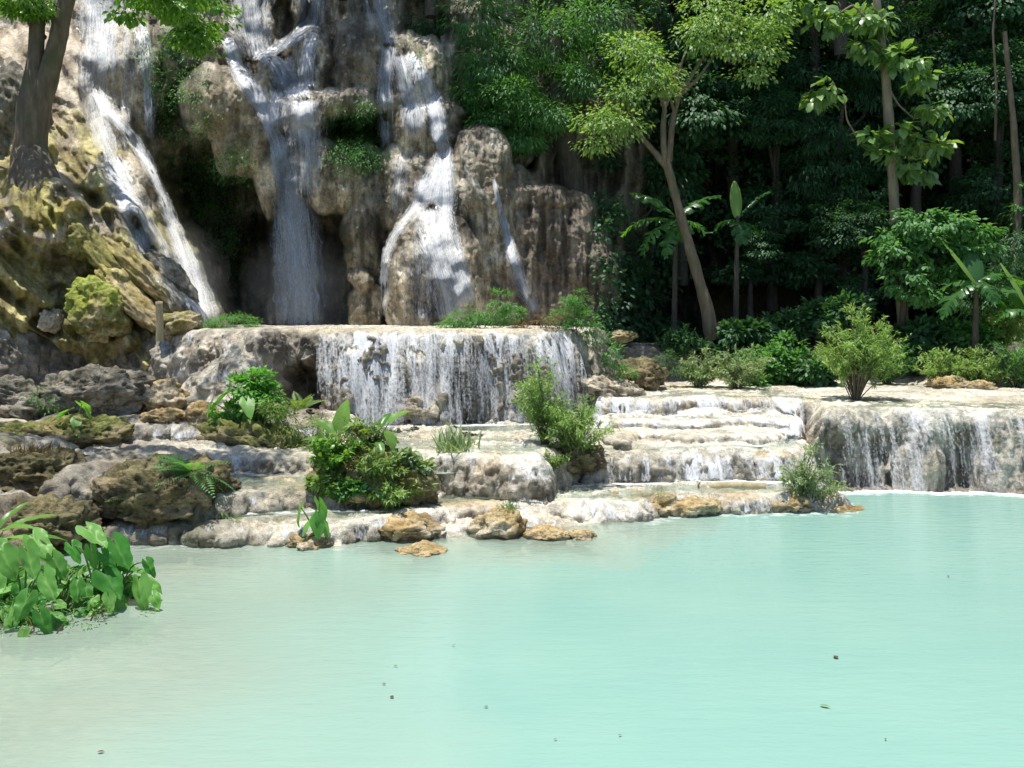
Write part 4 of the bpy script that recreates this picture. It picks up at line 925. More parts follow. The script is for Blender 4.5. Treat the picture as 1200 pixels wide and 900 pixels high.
# dim forest behind: a few crowns, copied
DK = 'dim trees deep in the forest'
protos = []
for i, (tm, ls, nl, lm) in enumerate([(T_LANCE, .17, 66, 'l_dark'), (T_BROAD, .15, 60, 'l_dark'), (T_QUAD, .13, 95, 'l_dark')]):  # dark leaf colour on the last crown too, deepening the shadow between trunks
    rng = np.random.default_rng(60 + i)
    lob = [(rng.uniform(-1.3, 1.3), rng.uniform(-.8, .5), 3.2 + rng.uniform(-1.6, 1.8), rng.uniform(.7, 1.2), rng.uniform(.6, 1.0), rng.uniform(.45, .8)) for _ in range(9)]
    d = sprays(lob, 16, nl, ls, tm, 70 + i, .42, .5)
    V, Fc = tubes([([(0, 0, -1), (.05, 0, 1), (-.1, .1, 2.5), (.1, .1, 4.2)], [.17, .15, .12, .05])] + [([(-.05, .05, 2 + .3 * j), tuple(np.array(l[:3]) * .6 + np.array([0, 0, 1.0])), l[:3]], [.06, .045, .02]) for j, l in enumerate(lob[:5])], 8, .15, i)
    protos.append((foliage_mesh('crown', d, M[lm]), mesh_np('trunk', V, Fc, M['bark_dark'])))
DT = [(735, 330, 27.2, 1.0, 'dim tree right behind the brown curtain rock, half lost in shade'), (800, 215, 27.8, 1.15, None), (905, 250, 28.0, 1.1, None), (985, 225, 27.6, 1.1, None), (1075, 205, 27.2, 1.1, None),
      (1165, 230, 26.8, 1.15, None), (1245, 250, 26.5, 1.1, None), (860, 120, 28.8, 1.2, None), (950, 100, 28.4, 1.2, None), (1040, 90, 28.2, 1.2, None), (1120, 100, 27.6, 1.2, None), (1210, 110, 27.2, 1.2, None),
      (780, 95, 28.4, 1.2, None), (960, 330, 26.6, .8, 'dim low tree beside the dark cave mouth at the back'), (1010, 345, 26.0, .75, None), (1195, 355, 24.6, .85, 'dark tree at the right edge behind the banana leaves'), (880, 330, 26.8, .55, None), (700, 105, 27.6, 1.1, None), (540, 95, 27.4, .9, None),
      (860, -60, 27.0, 1.25, None), (985, -70, 26.8, 1.25, None), (1130, -60, 27.4, 1.2, None),
      (505, -95, 25.2, 1.0, 'dim tree on the cliff top above the right hand waterfall'), (400, -115, 25.4, 1.0, 'dim tree on the cliff top between the central and right falls'), (318, -140, 25.2, 1.0, 'dim tree on the cliff top above the central fall')]
for i, (px, py, Y, sc, lab) in enumerate(DT):
    c_, t_ = protos[i % 3]
    lab = lab or 'dark leafy tree in deep shade at the back of the forest'
    base = P(px, py + 3.2 * sc / Y * F * .55, Y)
    plant('tree', lab, 'tree', tuple(base), [('trunk', t_), ('crown', c_)], DK, rz=i * 2.1, sc=sc)

# undergrowth and creepers clinging to the back wall and the damp hollows: nobody could count it
def creeper(name, label, n, region, ls, tmpl, mat, seed, per=9, off=.25):
    rng = np.random.default_rng(seed); A = []
    px, py = region(rng, n); D = cliff_near(px, py)
    for x, y, d in zip(px, py, D):
        m = int(per * rng.uniform(.5, 1.6)); sc = ls * 2.2
        c = P(x, y, d - off * rng.random()); b = in_ball(rng, m) * np.array([sc, sc * .6, sc * .8])
        o = b / sc + np.array([0, -.7, -.35]) + rng.standard_normal((m, 3)) * .35
        A.append((c + b, o, np.array([0, -.4, 1.]) + rng.standard_normal((m, 3)) * .35, ls * rng.uniform(.6, 1.4, m)))
    q = [np.concatenate([a[i] for a in A]) for i in range(4)]
    tag(link(name, foliage_mesh(name, leaves(*q, tmpl, rng), M[mat])), label, None, None, 'stuff')
def reg_forest(rng, n):
    x = rng.uniform(705, 1330, n * 3); y = rng.uniform(-120, 420, n * 3)
    k = pn(x / 60, y / 60, 3.) + .5 * pn(x / 25, y / 25, 1.) > -.12 + .5 * ((np.abs(x - 900) < 85) & (y > 290)); return x[k][:n], y[k][:n]
creeper('undergrowth', 'dark creepers and saplings covering the shaded forest wall', 3000, reg_forest, .15, T_BROAD, 'l_dark', 81, 13, 1.1)
def reg_hollow(rng, n):
    x = np.concatenate([rng.normal(238, 26, n), rng.normal(205, 20, n // 2), rng.normal(262, 26, n // 3)]); y = np.concatenate([rng.normal(285, 48, n), rng.normal(180, 70, n // 2), rng.normal(215, 24, n // 3)])
    k = (x > np.interp(y, [150, 200, 250, 300, 340, 370], [186, 204, 228, 252, 270, 278])) & (x < 300) & (y < 365) & (pn(x / 14, y / 14, 2.) > -.2); return x[k], y[k]
creeper('undergrowth', 'dark ferny creepers hanging in the hollow right of the left fall', 760, reg_hollow, .12, T_LANCE, 'l_mid', 82, 12, .3)
def reg_patch(rng, n):
    x = rng.normal(418, 20, n); y = rng.normal(160, 22, n); k = (x > 384) & (x < 452) & (y > 118) & (y < 205); return x[k], y[k]
creeper('moss_foliage', 'dark green ferny moss under the ledge between two falls', 420, reg_patch, .10, T_LANCE, 'l_mid', 83, 14, .25)
def reg_top(rng, n):
    x = np.concatenate([rng.normal(200, 22, n), rng.normal(490, 14, n // 3)]); y = np.concatenate([rng.normal(60, 34, n), rng.normal(25, 40, n // 3)]); return x, y
creeper('undergrowth', 'small plants on the cliff between the left and central falls', 130, reg_top, .11, T_LANCE, 'l_mid', 84, 10, .25)

# bananas
BG = 'banana plants in the forest'
banana('banana_plant', 'banana plant with torn drooping leaves left of the Y shaped tree', 790, 395, 23.9, 3.1,
       [(178, 20, 1.5, .30, .75, .6), (200, -8, 1.35, .30, .8, .65), (160, 55, 1.4, .3, .5, .4), (20, 45, 1.5, .3, .45, .3), (-30, 15, .9, .26, .9, .7), (235, -40, 1.1, .26, .5, .6), (-80, -5, .9, .3, .9, .7)], 21, BG)
banana('banana_plant', 'banana plant with one upright glowing yellow green leaf in the dark', 862, 392, 23.8, 3.0,
       [(95, 84, .95, .16, .12, .02), (20, 50, 1.25, .10, .3, .5), (-10, 10, .7, .24, 1.0, .7), (185, 20, .7, .24, 1.0, .7), (-90, -10, .8, .28, .9, .6)], 22, BG)
banana('banana_plant', 'banana plant with ragged arching leaves on the right bank', 1142, 432, 21.4, 2.0,
       [(165, 62, 1.15, .24, .15, .05), (5, 35, 1.25, .26, .85, .6), (20, 5, 1.15, .26, .75, .7), (195, -12, 1.2, .28, .7, .65), (-10, -20, 1.05, .25, .6, .7), (-80, 0, .8, .25, .9, .6), (80, 70, 1.0, .22, .2, .2), (175, 30, .8, .25, .9, .5)], 23, BG)
banana('banana_plant', 'banana plant at the right edge with one broad upright leaf', 1206, 440, 21.2, 1.5,
       [(150, 72, 1.25, .22, .2, .05), (185, 20, .9, .24, .8, .5), (100, 50, 1.2, .24, .4, .2), (-60, 10, .8, .22, .8, .5)], 24, BG)

# climbing stems at the right
V, Fc = tubes([([(0, 0, 0), (-.05, 0, 2), (.05, .05, 4), (-.1, 0, 6), (-.35, 0, 8.5)], [.14, .12, .11, .08, .06])], 8, .1, 3)
lv = sprays([(0.02, 0, z, .14, .14, .25) for z in np.arange(.6, 4.2, .35)], 3, 9, .14, T_BROAD, 31, .12, .5)
plant('tree', 'thin tree wrapped in small climbing leaves at the right edge', 'tree', tuple(P(1192, 400, 24.6)), [('trunk', mesh_np('trunk', V, Fc, M['bark'])), ('crown', foliage_mesh('crown', lv, M['l_mid']))])
V, Fc = tubes([([(0, 0, 0), (.04, 0, 1.5), (-.03, .05, 3), (.05, 0, 4.6)], [.035, .035, .03, .03])], 6, .1, 4)
tag(link('hanging_vine', mesh_np('hanging_vine', V, Fc, M['bark'])), 'bare hanging vine left of the leaf wrapped thin tree', 'vine').location = P(1166, 165, 25.0)
# ================================================================== plants on the terraces and banks
BL = 'bushes growing on the terraces'
def gz(px, py, Y): return px, py, Y
shoots('bush', 'taller narrow light green bush of the pair under the curtain fall', 640, 530, 14.9, 1.74, 0.45, 35, 39, 0.100, T_LANCE, 'l_light', 101, (-.12, 0), .012, group=BL)
shoots('bush', 'rounder dense light green bush of the pair under the curtain fall', 674, 540, 14.7, 1.18, 0.67, 45, 39, 0.100, T_LANCE, 'l_light', 102, (0, 0), .012, group=BL, low=.2)
shoots('bush', 'low ferny weed at the foot of the paired bushes', 645, 553, 14.2, 0.38, 0.37, 21, 24, 0.080, T_LANCE, 'l_fern', 103, (0, 0), .006, 'stem', group=BL, low=.1)
shoots('bush', 'pale silvery bush at the left end of the right terrace lip', 820, 458, 20.7, 1.03, 0.63, 35, 36, 0.115, T_LANCE, 'l_pale', 104, (.05, 0), .012, group=BL, low=.2)
shoots('bush', 'pale silvery bush with a domed top beside the other pale bush', 864, 461, 20.4, 1.18, 0.73, 43, 36, 0.115, T_LANCE, 'l_pale', 105, (.02, 0), .012, group=BL, low=.2)
shoots('bush', 'small bright vase shaped tree bush on the bare lip of the right terrace', 1003, 470, 17.75, 1.95, .86, 59, 56, 0.115, T_LANCE, 'l_light', 106, (.06, 0), .015, group=BL, low=.42, droop=.2)
shoots('bush', 'leaning bush with bare lower branches on ochre rock at the pool edge', 938, 588, 14.2, 1.06, 0.50, 21, 30, 0.095, T_LANCE, 'l_pale', 107, (.32, 0), .015, group=BL, low=.4, droop=.7)
shoots('bush', 'low straggling bush reaching over the water right of the leaning bush', 952, 590, 14.15, 0.47, 0.59, 12, 27, 0.090, T_LANCE, 'l_pale', 109, (1.0, 0), .012, group=BL, low=.4, droop=.6)
shrub('bush', 'yellow grassy weed on the ochre mound', 766, 582, 13.95, [(0, 0, .12, .14, .14, .1), (.1, 0, .05, .12, .12, .08)], 6, 14, .08, T_BLADE, 'l_pale', 108, 2, .006, 'stem', group=BL)
RB = 'shrubs on the shaded right bank'
for i, (px, py, Y, sx, sz, lm, tm, ls, lab) in enumerate([
    (895, 452, 21.6, .55, .5, 'l_mid', T_BROAD, .14, 'dim shrub just behind the pale domed bush'), (935, 448, 21.9, .7, .62, 'l_mid', T_BROAD, .15, 'dim leafy shrub left of the vase shaped bush'),
    (960, 452, 21.3, .45, .36, 'l_dark', T_BROAD, .18, 'dark drooping shrub behind the stem of the vase shaped bush'), (1040, 448, 21.6, .5, .5, 'l_mid', T_LANCE, .12, 'dark green shrub just right of the vase shaped bush'),
    (1108, 450, 20.9, .62, .42, 'l_light', T_LANCE, .13, 'bright ferny shrub over the small ochre stone'), (1150, 450, 20.9, .55, .42, 'l_light', T_LANCE, .11, 'bright yellowish shrub between the ferny shrub and the edge shrub'),
    (1192, 452, 20.7, .65, .5, 'l_mid', T_LANCE, .12, 'fresh green shrub at the right edge of the bank'), (1130, 415, 22.2, .6, .5, 'l_mid', T_BROAD, .2, 'broad leaved shrub below the ragged banana'),
    (1085, 425, 22.6, .7, .55, 'l_dark', T_BROAD, .26, 'dark big leaved shrub under the round crowned tree'), (870, 420, 22.8, .6, .5, 'l_dark', T_BROAD, .2, 'dark big leaved shrub at the foot of the glowing banana'),
    (1175, 405, 22.0, .5, .5, 'l_light', T_LANCE, .15, 'sunlit reedy shrub under the right edge banana'), (985, 405, 23.4, .8, .7, 'l_dark', T_BROAD, .2, 'dark shrub behind the vase shaped bush'), (800, 415, 22.9, .55, .35, 'l_dark', T_LANCE, .16, 'dark shrub at the foot of the Y shaped tree'),
    (912, 405, 23.6, .7, .55, 'l_dark', T_BROAD, .17, 'dark shrub below the cave mouth')]):
    rng = np.random.default_rng(300 + i)
    if tm is T_LANCE and i > 2:
        shoots('shrub', lab, px, py + 6, Y, sz * 2.5, sx * 1.2, 40, 32, ls, tm, lm, 310 + i, (0, 0), .012, 'bark_dark', 'shrub', RB, low=.15); continue
    lob = [(rng.uniform(-.8, .8) * sx, rng.uniform(-.3, .3), sz * rng.uniform(.3, 1.6), sx * rng.uniform(.4, .7), .35, sz * rng.uniform(.3, .55)) for _ in range(8)]
    shrub('shrub', lab, px, py + 6, Y, lob, 11, 32, ls * .9, tm, lm, 310 + i, 6, .014, 'bark_dark', group=RB, spray=.2, flat=.8)
UG = 'low plants along the upper terrace'
shrub('shrub', 'low flat topped dark bush at the foot of the left waterfall', 271, 389, 18.7, [(-.2, 0, .16, .34, .35, .16, 1.5), (.25, 0, .18, .34, .35, .16, 1.5), (0, 0, .28, .4, .35, .09), (-.45, 0, .1, .15, .2, .1)], 16, 34, .07, T_LANCE, 'l_mid', 120, 5, .01, group=UG)
shrub('shrub', 'sprawling ferny shrub on the terrace at the foot of the dome', 570, 388, 18.9, [(-.5, 0, .2, .36, .4, .2), (0, 0, .42, .42, .4, .22, 1.2), (.35, .1, .62, .36, .4, .26, 1.2), (-.15, -.1, .2, .4, .35, .18), (.55, 0, .3, .3, .35, .25), (-.75, 0, .08, .2, .3, .08)], 15, 34, .10, T_LANCE, 'l_mid', 121, 7, .012, group=UG)
shrub('shrub', 'brownish mossy shrub between two green shrubs on the terrace edge', 628, 389, 18.7, [(0, 0, .15, .35, .3, .16, 1.3), (.25, 0, .25, .3, .3, .16), (-.3, 0, .1, .2, .25, .1)], 13, 30, .08, T_LANCE, 'l_dry', 122, 5, .01, group=UG)
shrub('shrub', 'tall dim shrub at the right end of the terrace edge above the curtain fall', 668, 389, 19.2, [(0, 0, .45, .26, .3, .3, 1.2), (.15, 0, .7, .22, .25, .2), (-.2, 0, .25, .25, .3, .2), (.3, 0, .25, .25, .3, .2)], 13, 32, .10, T_LANCE, 'l_mid', 123, 6, .012, group=UG)
shrub('shrub', 'trailing plants down the slope right of the curtain fall', 712, 438, 19.2, [(-.2, .1, .75, .28, .3, .14), (0, 0, .5, .28, .3, .16), (.2, -.1, .25, .28, .3, .16), (.35, -.2, .05, .2, .3, .1), (-.35, .2, .95, .18, .2, .08)], 12, 26, .09, T_LANCE, 'l_mid', 124, 5, .01, group=UG)
shrub('shrub', 'dark ferns in the shadow beside the small side terrace', 790, 440, 20.8, [(0, 0, .2, .26, .3, .2), (-.2, 0, .4, .2, .2, .16), (.2, 0, .1, .2, .2, .1)], 10, 24, .1, T_LANCE, 'l_dark', 125, 5, .01, group=UG)

# the leafy island in the middle
IS = 'plants on the fern island'
shrub('shrub', 'blue green shrub with big round leaves left of the curtain fall', 292, 505, 15.3, [(0, 0, .45, .42, .35, .34, 1.5), (.35, 0, .5, .26, .3, .3), (-.32, 0, .25, .26, .3, .2), (.15, 0, .85, .25, .25, .16), (-.1, 0, .7, .3, .3, .22)], 15, 34, .095, T_BROAD, 'l_taro', 130, 7, .014, group=IS)
shrub('shrub', 'ferny green bank spilling right of the blue green shrub', 345, 545, 14.6, [(-.15, 0, .65, .35, .3, .25), (.15, 0, .45, .4, .3, .28, 1.3), (0, -.1, .2, .4, .3, .2), (.45, 0, .6, .3, .3, .2), (.5, -.1, .25, .3, .3, .2), (-.3, 0, .9, .2, .25, .15)], 13, 28, .10, T_LANCE, 'l_fern', 131, 8, .01, 'stem', group=IS)
for i_, (px_, py_, Y_, hh_, ww_, lm_, lab_) in enumerate([(395, 556, 13.25, .66, .44, 'l_big', 'light green leafy bush at the left side of the earthy island mound'), (440, 566, 13.05, .52, .52, 'l_fern', 'light green leafy bush hanging over the front of the earthy island mound'),
    (476, 560, 13.25, .46, .40, 'l_pale', 'pale leafy bush on the right side of the earthy island mound'), (430, 535, 13.6, .62, .55, 'l_fern', 'yellowish leafy bush on top of the earthy island mound'), (415, 585, 12.95, .28, .40, 'l_mid', 'low dark leafy bush at the front foot of the earthy island mound'),
    (458, 590, 12.95, .34, .40, 'l_light', 'light green leafy bush low at the right front of the earthy island mound'), (385, 578, 13.0, .36, .30, 'l_fern', 'yellowish leafy bush low at the left front of the earthy island mound'), (490, 578, 13.2, .3, .28, 'l_light', 'small leafy bush at the right end of the earthy island mound')]):
    shoots('bush', lab_, px_, py_, Y_, hh_, ww_, 25, 22, .115, T_BROAD if i_ % 2 == 0 else T_LANCE, lm_, 132 + i_ * 11, (0, -.35), .008, 'stem', 'bush', IS, low=.1, droop=.6)
shrub('shrub', 'dry brown twigs and dead leaves in the island cover', 415, 560, 13.3, [(-.2, -.2, .35, .4, .2, .2), (.2, -.25, .2, .3, .2, .15), (0, 0, .7, .3, .3, .15)], 6, 18, .08, T_LANCE, 'l_dry', 133, 10, .006, 'bark', group=IS)
def rosette(name, label, px, py, Y, specs, mat, tmpl, seed, group=None, cat='plant', r=.012, bend=.5):
    """specs: (azimuth, rise, stalk, leaf length, leaf pitch)"""
    rng = np.random.default_rng(seed); base = P(px, py, Y); paths, pos, d, up, sz = [], [], [], [], []
    for az, el, st, L, pit in specs:
        a, e, q = math.radians(az), math.radians(el), math.radians(pit)
        tip = np.array([math.cos(a) * math.cos(e), math.sin(a) * math.cos(e), math.sin(e)]) * st
        mid = tip * .55 + np.array([0, 0, st * .10])
        if st > .02: paths.append(([(0, 0, -.05), mid, tip], [r * 1.3, r, r * .6]))
        pos.append(tip); d.append([math.cos(a) * math.cos(q), math.sin(a) * math.cos(q), math.sin(q)]); sz.append(L)
        up.append([-math.cos(a) * math.sin(q), -math.sin(a) * math.sin(q) - .2, max(.2, math.cos(q))])
    W, f, t = leaves(np.array(pos), np.array(d), np.array(up) + rng.standard_normal((len(up), 3)) * .06, sz, tmpl, rng, .08)
    o = empty(name, tuple(base), label, cat, group)
    per = len(tmpl[0]); nf = len(tmpl[1])
    for i in range(len(pos)):
        link('leaf', mesh_np('leaf', W[i * per:(i + 1) * per], f[:nf], M[mat], {'tint': t[i * per:(i + 1) * per]}, smooth=len(tmpl[0]) > 20), o)
    if paths:
        V, Fc = tubes(paths, 6, 0); link('stalks', mesh_np('stalks', V, Fc, M['stem']), o)
    return o
def t_strap(n=10, wd=.16, droop=.3):
    V = []
    for i in range(n + 1):
        t = i / n; w_ = wd * math.sin(PI * (.06 + .94 * t) ** .8) ** .7
        for u in (-1, -.5, 0, .5, 1): V.append([u * w_, t, -droop * t * t + abs(u) * w_ * .35 + .012 * math.sin(14 * t + 3 * u)])
    return np.array(V), np.array([[a, a + 1, a + 6, a + 5] for r in range(n) for a in range(r * 5, r * 5 + 4)])
T_STRAP = t_strap(); T_STRAPW = t_strap(10, .24, .25)
rosette('plant', 'yellow green broad leaved plant standing up from the left of the fern island', 397, 528, 13.6, [(150, 62, .28, .42, 40), (75, 75, .25, .55, 78), (180, 35, .25, .36, 15), (20, 60, .2, .42, 55), (250, 40, .15, .35, 20), (100, 60, .3, .4, 50)], 'l_big', T_STRAPW, 141, IS)
rosette('plant', 'broad leaved plant with one bright upright blade on the right of the fern island', 440, 525, 13.5, [(172, 62, .38, .34, 6), (25, 60, .42, .40, 38), (-40, 50, .36, .34, -50), (200, 45, .2, .3, -20), (290, 30, .22, .3, -30), (60, 70, .3, .35, 50)], 'l_big', T_STRAPW, 142, IS)
rosette('taro', 'large round taro leaves rising from the blue green shrub', 285, 500, 15.0, [(170, 62, .62, .42, -35), (60, 75, .75, .36, -20), (30, 60, .7, .3, -30), (190, 40, .65, .26, -60), (-60, 60, .5, .34, -40)], 'l_taro', T_HEART, 143, 'taro plants', 'taro')
rosette('taro', 'lone young taro with two upright leaves on the low ledge', 371, 628, 11.9, [(165, 58, .42, .26, -68), (60, 82, .42, .30, -62), (-70, 65, .25, .24, -62), (-30, 55, .2, .2, -55), (210, 60, .2, .18, -50), (300, 70, .32, .2, -70)], 'l_taro', T_HEART, 144, 'taro plants', 'taro')
rosette('taro', 'leafy taro sprig on the mossy boulder at the left', 88, 508, 14.8, [(150, 60, .42, .32, -20), (30, 62, .38, .30, -65), (80, 70, .5, .3, -30), (-60, 50, .3, .24, -40), (200, 40, .3, .22, -35)], 'l_taro', T_HEART, 145, 'taro plants', 'taro')
shrub('shrub', 'small pale leafy weeds around the taro sprig on the left', 66, 515, 14.7, [(0, 0, .12, .4, .3, .1), (.35, 0, .12, .2, .2, .12), (-.4, 0, .08, .25, .2, .08)], 10, 24, .08, T_LANCE, 'l_fern', 146, 4, .008, 'stem', group=IS)
shrub('shrub', 'dark green weeds at the left edge under the stone ledge', 8, 522, 14.5, [(0, 0, .1, .4, .3, .12), (.2, 0, .02, .3, .3, .1)], 10, 22, .1, T_LANCE, 'l_mid', 147, 4, .008, 'stem', group=IS)
shrub('shrub', 'little weeds on the grey boulder under the dark ledge hole', 48, 470, 15.3, [(0, 0, .05, .22, .2, .12), (.1, 0, -.12, .2, .2, .1)], 7, 18, .08, T_LANCE, 'l_mid', 148, 3, .006, 'stem', group=IS)
def fern(name, label, px, py, Y, n, L, seed, mat='l_fern', el=(15, 65), az=(0, 360), group='ferns'):
    rng = np.random.default_rng(seed)
    return rosette(name, label, px, py, Y, [(rng.uniform(*az), rng.uniform(*el), .02, L * rng.uniform(.7, 1.2), rng.uniform(*el)) for _ in range(n)], mat, T_FERN, seed, group, 'fern')
fern('fern', 'dark fern draped over the top of the big brown boulder', 226, 553, 12.3, 26, .52, 151, 'l_mid', (-30, 35))
fern('fern', 'pale fern sprig on the left flank of the big brown boulder', 122, 588, 12.2, 5, .34, 152, 'l_fern', (0, 25), (-60, 60))
fern('fern', 'fern spreading between the two broad leaved plants of the island', 425, 512, 13.6, 14, .38, 153, 'l_fern', (0, 55))
fern('fern', 'arching fern at the top of the green bank beside the curtain fall', 352, 482, 14.8, 12, .40, 154, 'l_fern', (10, 60))
fern('fern', 'fern at the left foot of the earthy island mound', 392, 556, 13.1, 12, .34, 155, 'l_light', (-15, 45))
fern('fern', 'fern on the right shoulder of the earthy island mound', 478, 545, 13.3, 12, .34, 156, 'l_fern', (-10, 45))
fern('fern', 'small fern at the water foot of the big brown boulder', 268, 613, 12.2, 9, .2, 157, 'l_fern', (0, 50))
# grass tuft below the curtain fall and dead grass on the left boulder
def tuft(name, label, px, py, Y, n, L, seed, mat, rx=.12, ry=.1, lean=.5, cat='grass tuft'):
    rng = np.random.default_rng(seed); pos = rng.standard_normal((n, 3)) * np.array([rx, ry, .01]); pos[:, 2] -= .02
    d = rng.standard_normal((n, 3)) * lean + np.array([0, -.1, 1]); W = leaves(pos, d, np.tile([0, -1., .2], (n, 1)) + rng.standard_normal((n, 3)) * .4, L * rng.uniform(.5, 1.2, n), T_BLADE, rng)
    o = link(name, foliage_mesh(name, W, M[mat])); o.location = P(px, py, Y); return tag(o, label, cat, 'grass tufts')
tuft('grass_tuft', 'grassy tuft hanging over the little rock notch below the curtain fall', 534, 527, 14.4, 130, .42, 161, 'l_pale', .13, .1, .5)
tuft('grass_tuft', 'dead straw grass covering the left edge boulder', 40, 538, 13.0, 420, .26, 162, 'l_dry', .22, .16, .9)
tuft('grass_tuft', 'thin grass on the mossy half of the ochre hump', 598, 594, 12.5, 90, .12, 163, 'l_fern', .06, .05, .8)
tuft('grass_tuft', 'short grass fringe on the terrace edge left of the curtain fall', 420, 388, 18.2, 160, .12, 164, 'l_fern', .6, .12, .7)

# foreground taro at the pool's left shore
TAROS = [((28, 752, 8.45), 'taro with big leaves at the left edge of the pool, nearest plant', [((52,675),(72,712),.36), ((32,647),(45,684),.36), ((32,700),(27,737),.28), ((27,742),(30,768),.22), ((47,722),(62,752),.26), ((5,650),(27,682),.34), ((14,712),(6,742),.26)]),
         ((72, 738, 8.75), 'taro with one very large leaf in the middle of the shore clump', [((40,632),(88,676),.42), ((90,683),(101,708),.24), ((70,733),(89,757),.24), ((60,728),(76,752),.2), ((64,655),(80,690),.3), ((24,690),(46,714),.26)]),
         ((112, 728, 9.0), 'taro with pale veined leaves reaching toward the terraces', [((104,622),(137,648),.38), ((107,645),(118,670),.26), ((85,640),(101,662),.26), ((121,650),(136,664),.24), ((100,690),(110,712),.2)]),
         ((136, 730, 9.05), 'taro leaning out over the water at the right end of the clump', [((136,638),(165,673),.38), ((172,660),(187,683),.2), ((163,684),(181,727),.36), ((180,699),(196,717),.2), ((124,673),(152,714),.4), ((139,703),(152,740),.34), ((128,700),(134,724),.22)]),
         ((4, 735, 8.9), 'taro half cut off by the left edge of the view', [((-4,676),(8,703),.3), ((-6,636),(14,652),.3), ((-12,700),(-2,730),.3), ((10,668),(20,694),.26), ((-20,650),(-10,690),.34)])]
for i, (b, lab, lv) in enumerate(TAROS):
    rng = np.random.default_rng(500 + i); base = P(b[0], b[1] - 14, b[2] + .45); o = empty('taro', tuple(base), lab, 'taro', 'taro plants on the pool shore'); paths = []
    extra = [((b[0] + rng.uniform(-45, 45), b[1] - rng.uniform(15, 75)), None, rng.uniform(.14, .26)) for _ in range(26)]
    for j, (a, e, L) in enumerate(lv + extra):
        Yl = b[2] + .25 - (a[1] - 680) / 260. + rng.uniform(-.12, .12) + (.35 if e is None else 0)
        p0 = P(a[0], a[1], Yl)
        if e is None: d = np.array([rng.uniform(-1.2, 1.2), rng.uniform(-1.2, .1), rng.uniform(-.55, -.05)])
        else:
            d = P(e[0], e[1], Yl) - p0; d /= np.linalg.norm(d); d = d + np.array([rng.uniform(-.3, .3), rng.uniform(-.75, -.2), 0])
        up = np.array([rng.uniform(-.5, .4), rng.uniform(-.9, -.1), 1.])
        tm = t_heart(13, 11, rng.uniform(-.22, .14), rng.uniform(.05, .40), rng.uniform(0, 6))
        W, f, t = leaves(p0[None] - base, d[None], up[None], [L * (.80 if e is not None else .78)], tm, rng, .08)
        W = W + .02 * np.stack([pn(W[:, 0] * 14, W[:, 1] * 14, W[:, 2] * 14 + q) for q in (0, 5, 9)], 1)
        uu = np.abs(tm[0][:, 0]) / (np.abs(tm[0][:, 0]).max() + 1e-6); t = np.clip((t - .5) * 1.1 + rng.normal(.42, .22) + .5 * (uu < .06) + .16 * np.sin(np.arange(len(t)) // 11 * 3.1), 0, 1)
        link('leaf', mesh_np('leaf', W, f, M['l_taro'], {'tint': t}), o)
        tip = p0 - base; paths.append(([(rng.normal(0, .05), rng.normal(0, .05), -.15), tip * np.array([.15, .05, .5]), tip * np.array([.55, .35, 1.0]), tip + np.array([0, .02, .0])], [.014, .011, .008, .005]))
    V, Fc = tubes(paths, 6, 0); link('stalks', mesh_np('stalks', V, Fc, M['stem']), o)
shrub('shrub', 'dark weeds under the shore taro leaves', 40, 758, 8.8, [(-.2, .1, .25, .4, .3, .25), (.3, .2, .2, .4, .3, .2), (-.5, 0, .2, .3, .3, .25), (.6, .3, .12, .5, .3, .16), (0, -.1, .08, .6, .2, .1)], 14, 26, .07, T_LANCE, 'l_mid', 171, 16, .008, 'stem', group='weeds on the pool shore')
rosette('plant', 'long strap leaved plant at the left edge above the taro', -14, 652, 10.4, [(20, 40, .25, .6, 14), (-5, 45, .3, .62, 6), (35, 60, .3, .6, 30), (-40, 35, .2, .55, 0), (60, 70, .3, .5, 50), (10, 20, .2, .6, -8), (-20, 60, .35, .5, 25)], 'l_big', t_strap(10, .10, .35), 172, None, 'plant')

# small wooden post, log, floating leaves
V, Fc = tubes([([(0, 0, -.15), (.01, 0, .3), (-.01, 0, .64)], [.075, .07, .065])], 10, .12, 5)
Vc = V[-10:].mean(0); capf = np.array([[len(V) - 10 + i, len(V) - 10 + (i + 1) % 10, len(V)] for i in range(10)])
o = link('wooden_post', mesh_np('wooden_post', np.concatenate([V, Vc[None] + [0, 0, .012]]), [Fc, capf], M['wood'], None, False)); o.location = P(187, 391, 17.9)
tag(o, 'short weathered wooden post on the terrace edge below the left fall', 'post')
V, Fc = tubes([([(-.56, .05, -.02), (-.3, 0, 0), (.1, .02, .015), (.56, -.03, .0)], [.045, .07, .082, .075]), ([(-.5, .04, -.01), (-.55, -.06, .05), (-.52, -.1, .09)], [.02, .015, .01])], 10, .12, 8)
capf = np.array([[0, 1, 2, 3, 4, 5, 6, 7, 8, 9]])
o = link('log', mesh_np('log', V, Fc, M['wood'])); o.location = P(856, 571, 14.55); tag(o, 'pale barkless log lying in the shallow water below the low fall', 'log')
FL = 'fallen leaves floating on the pool'
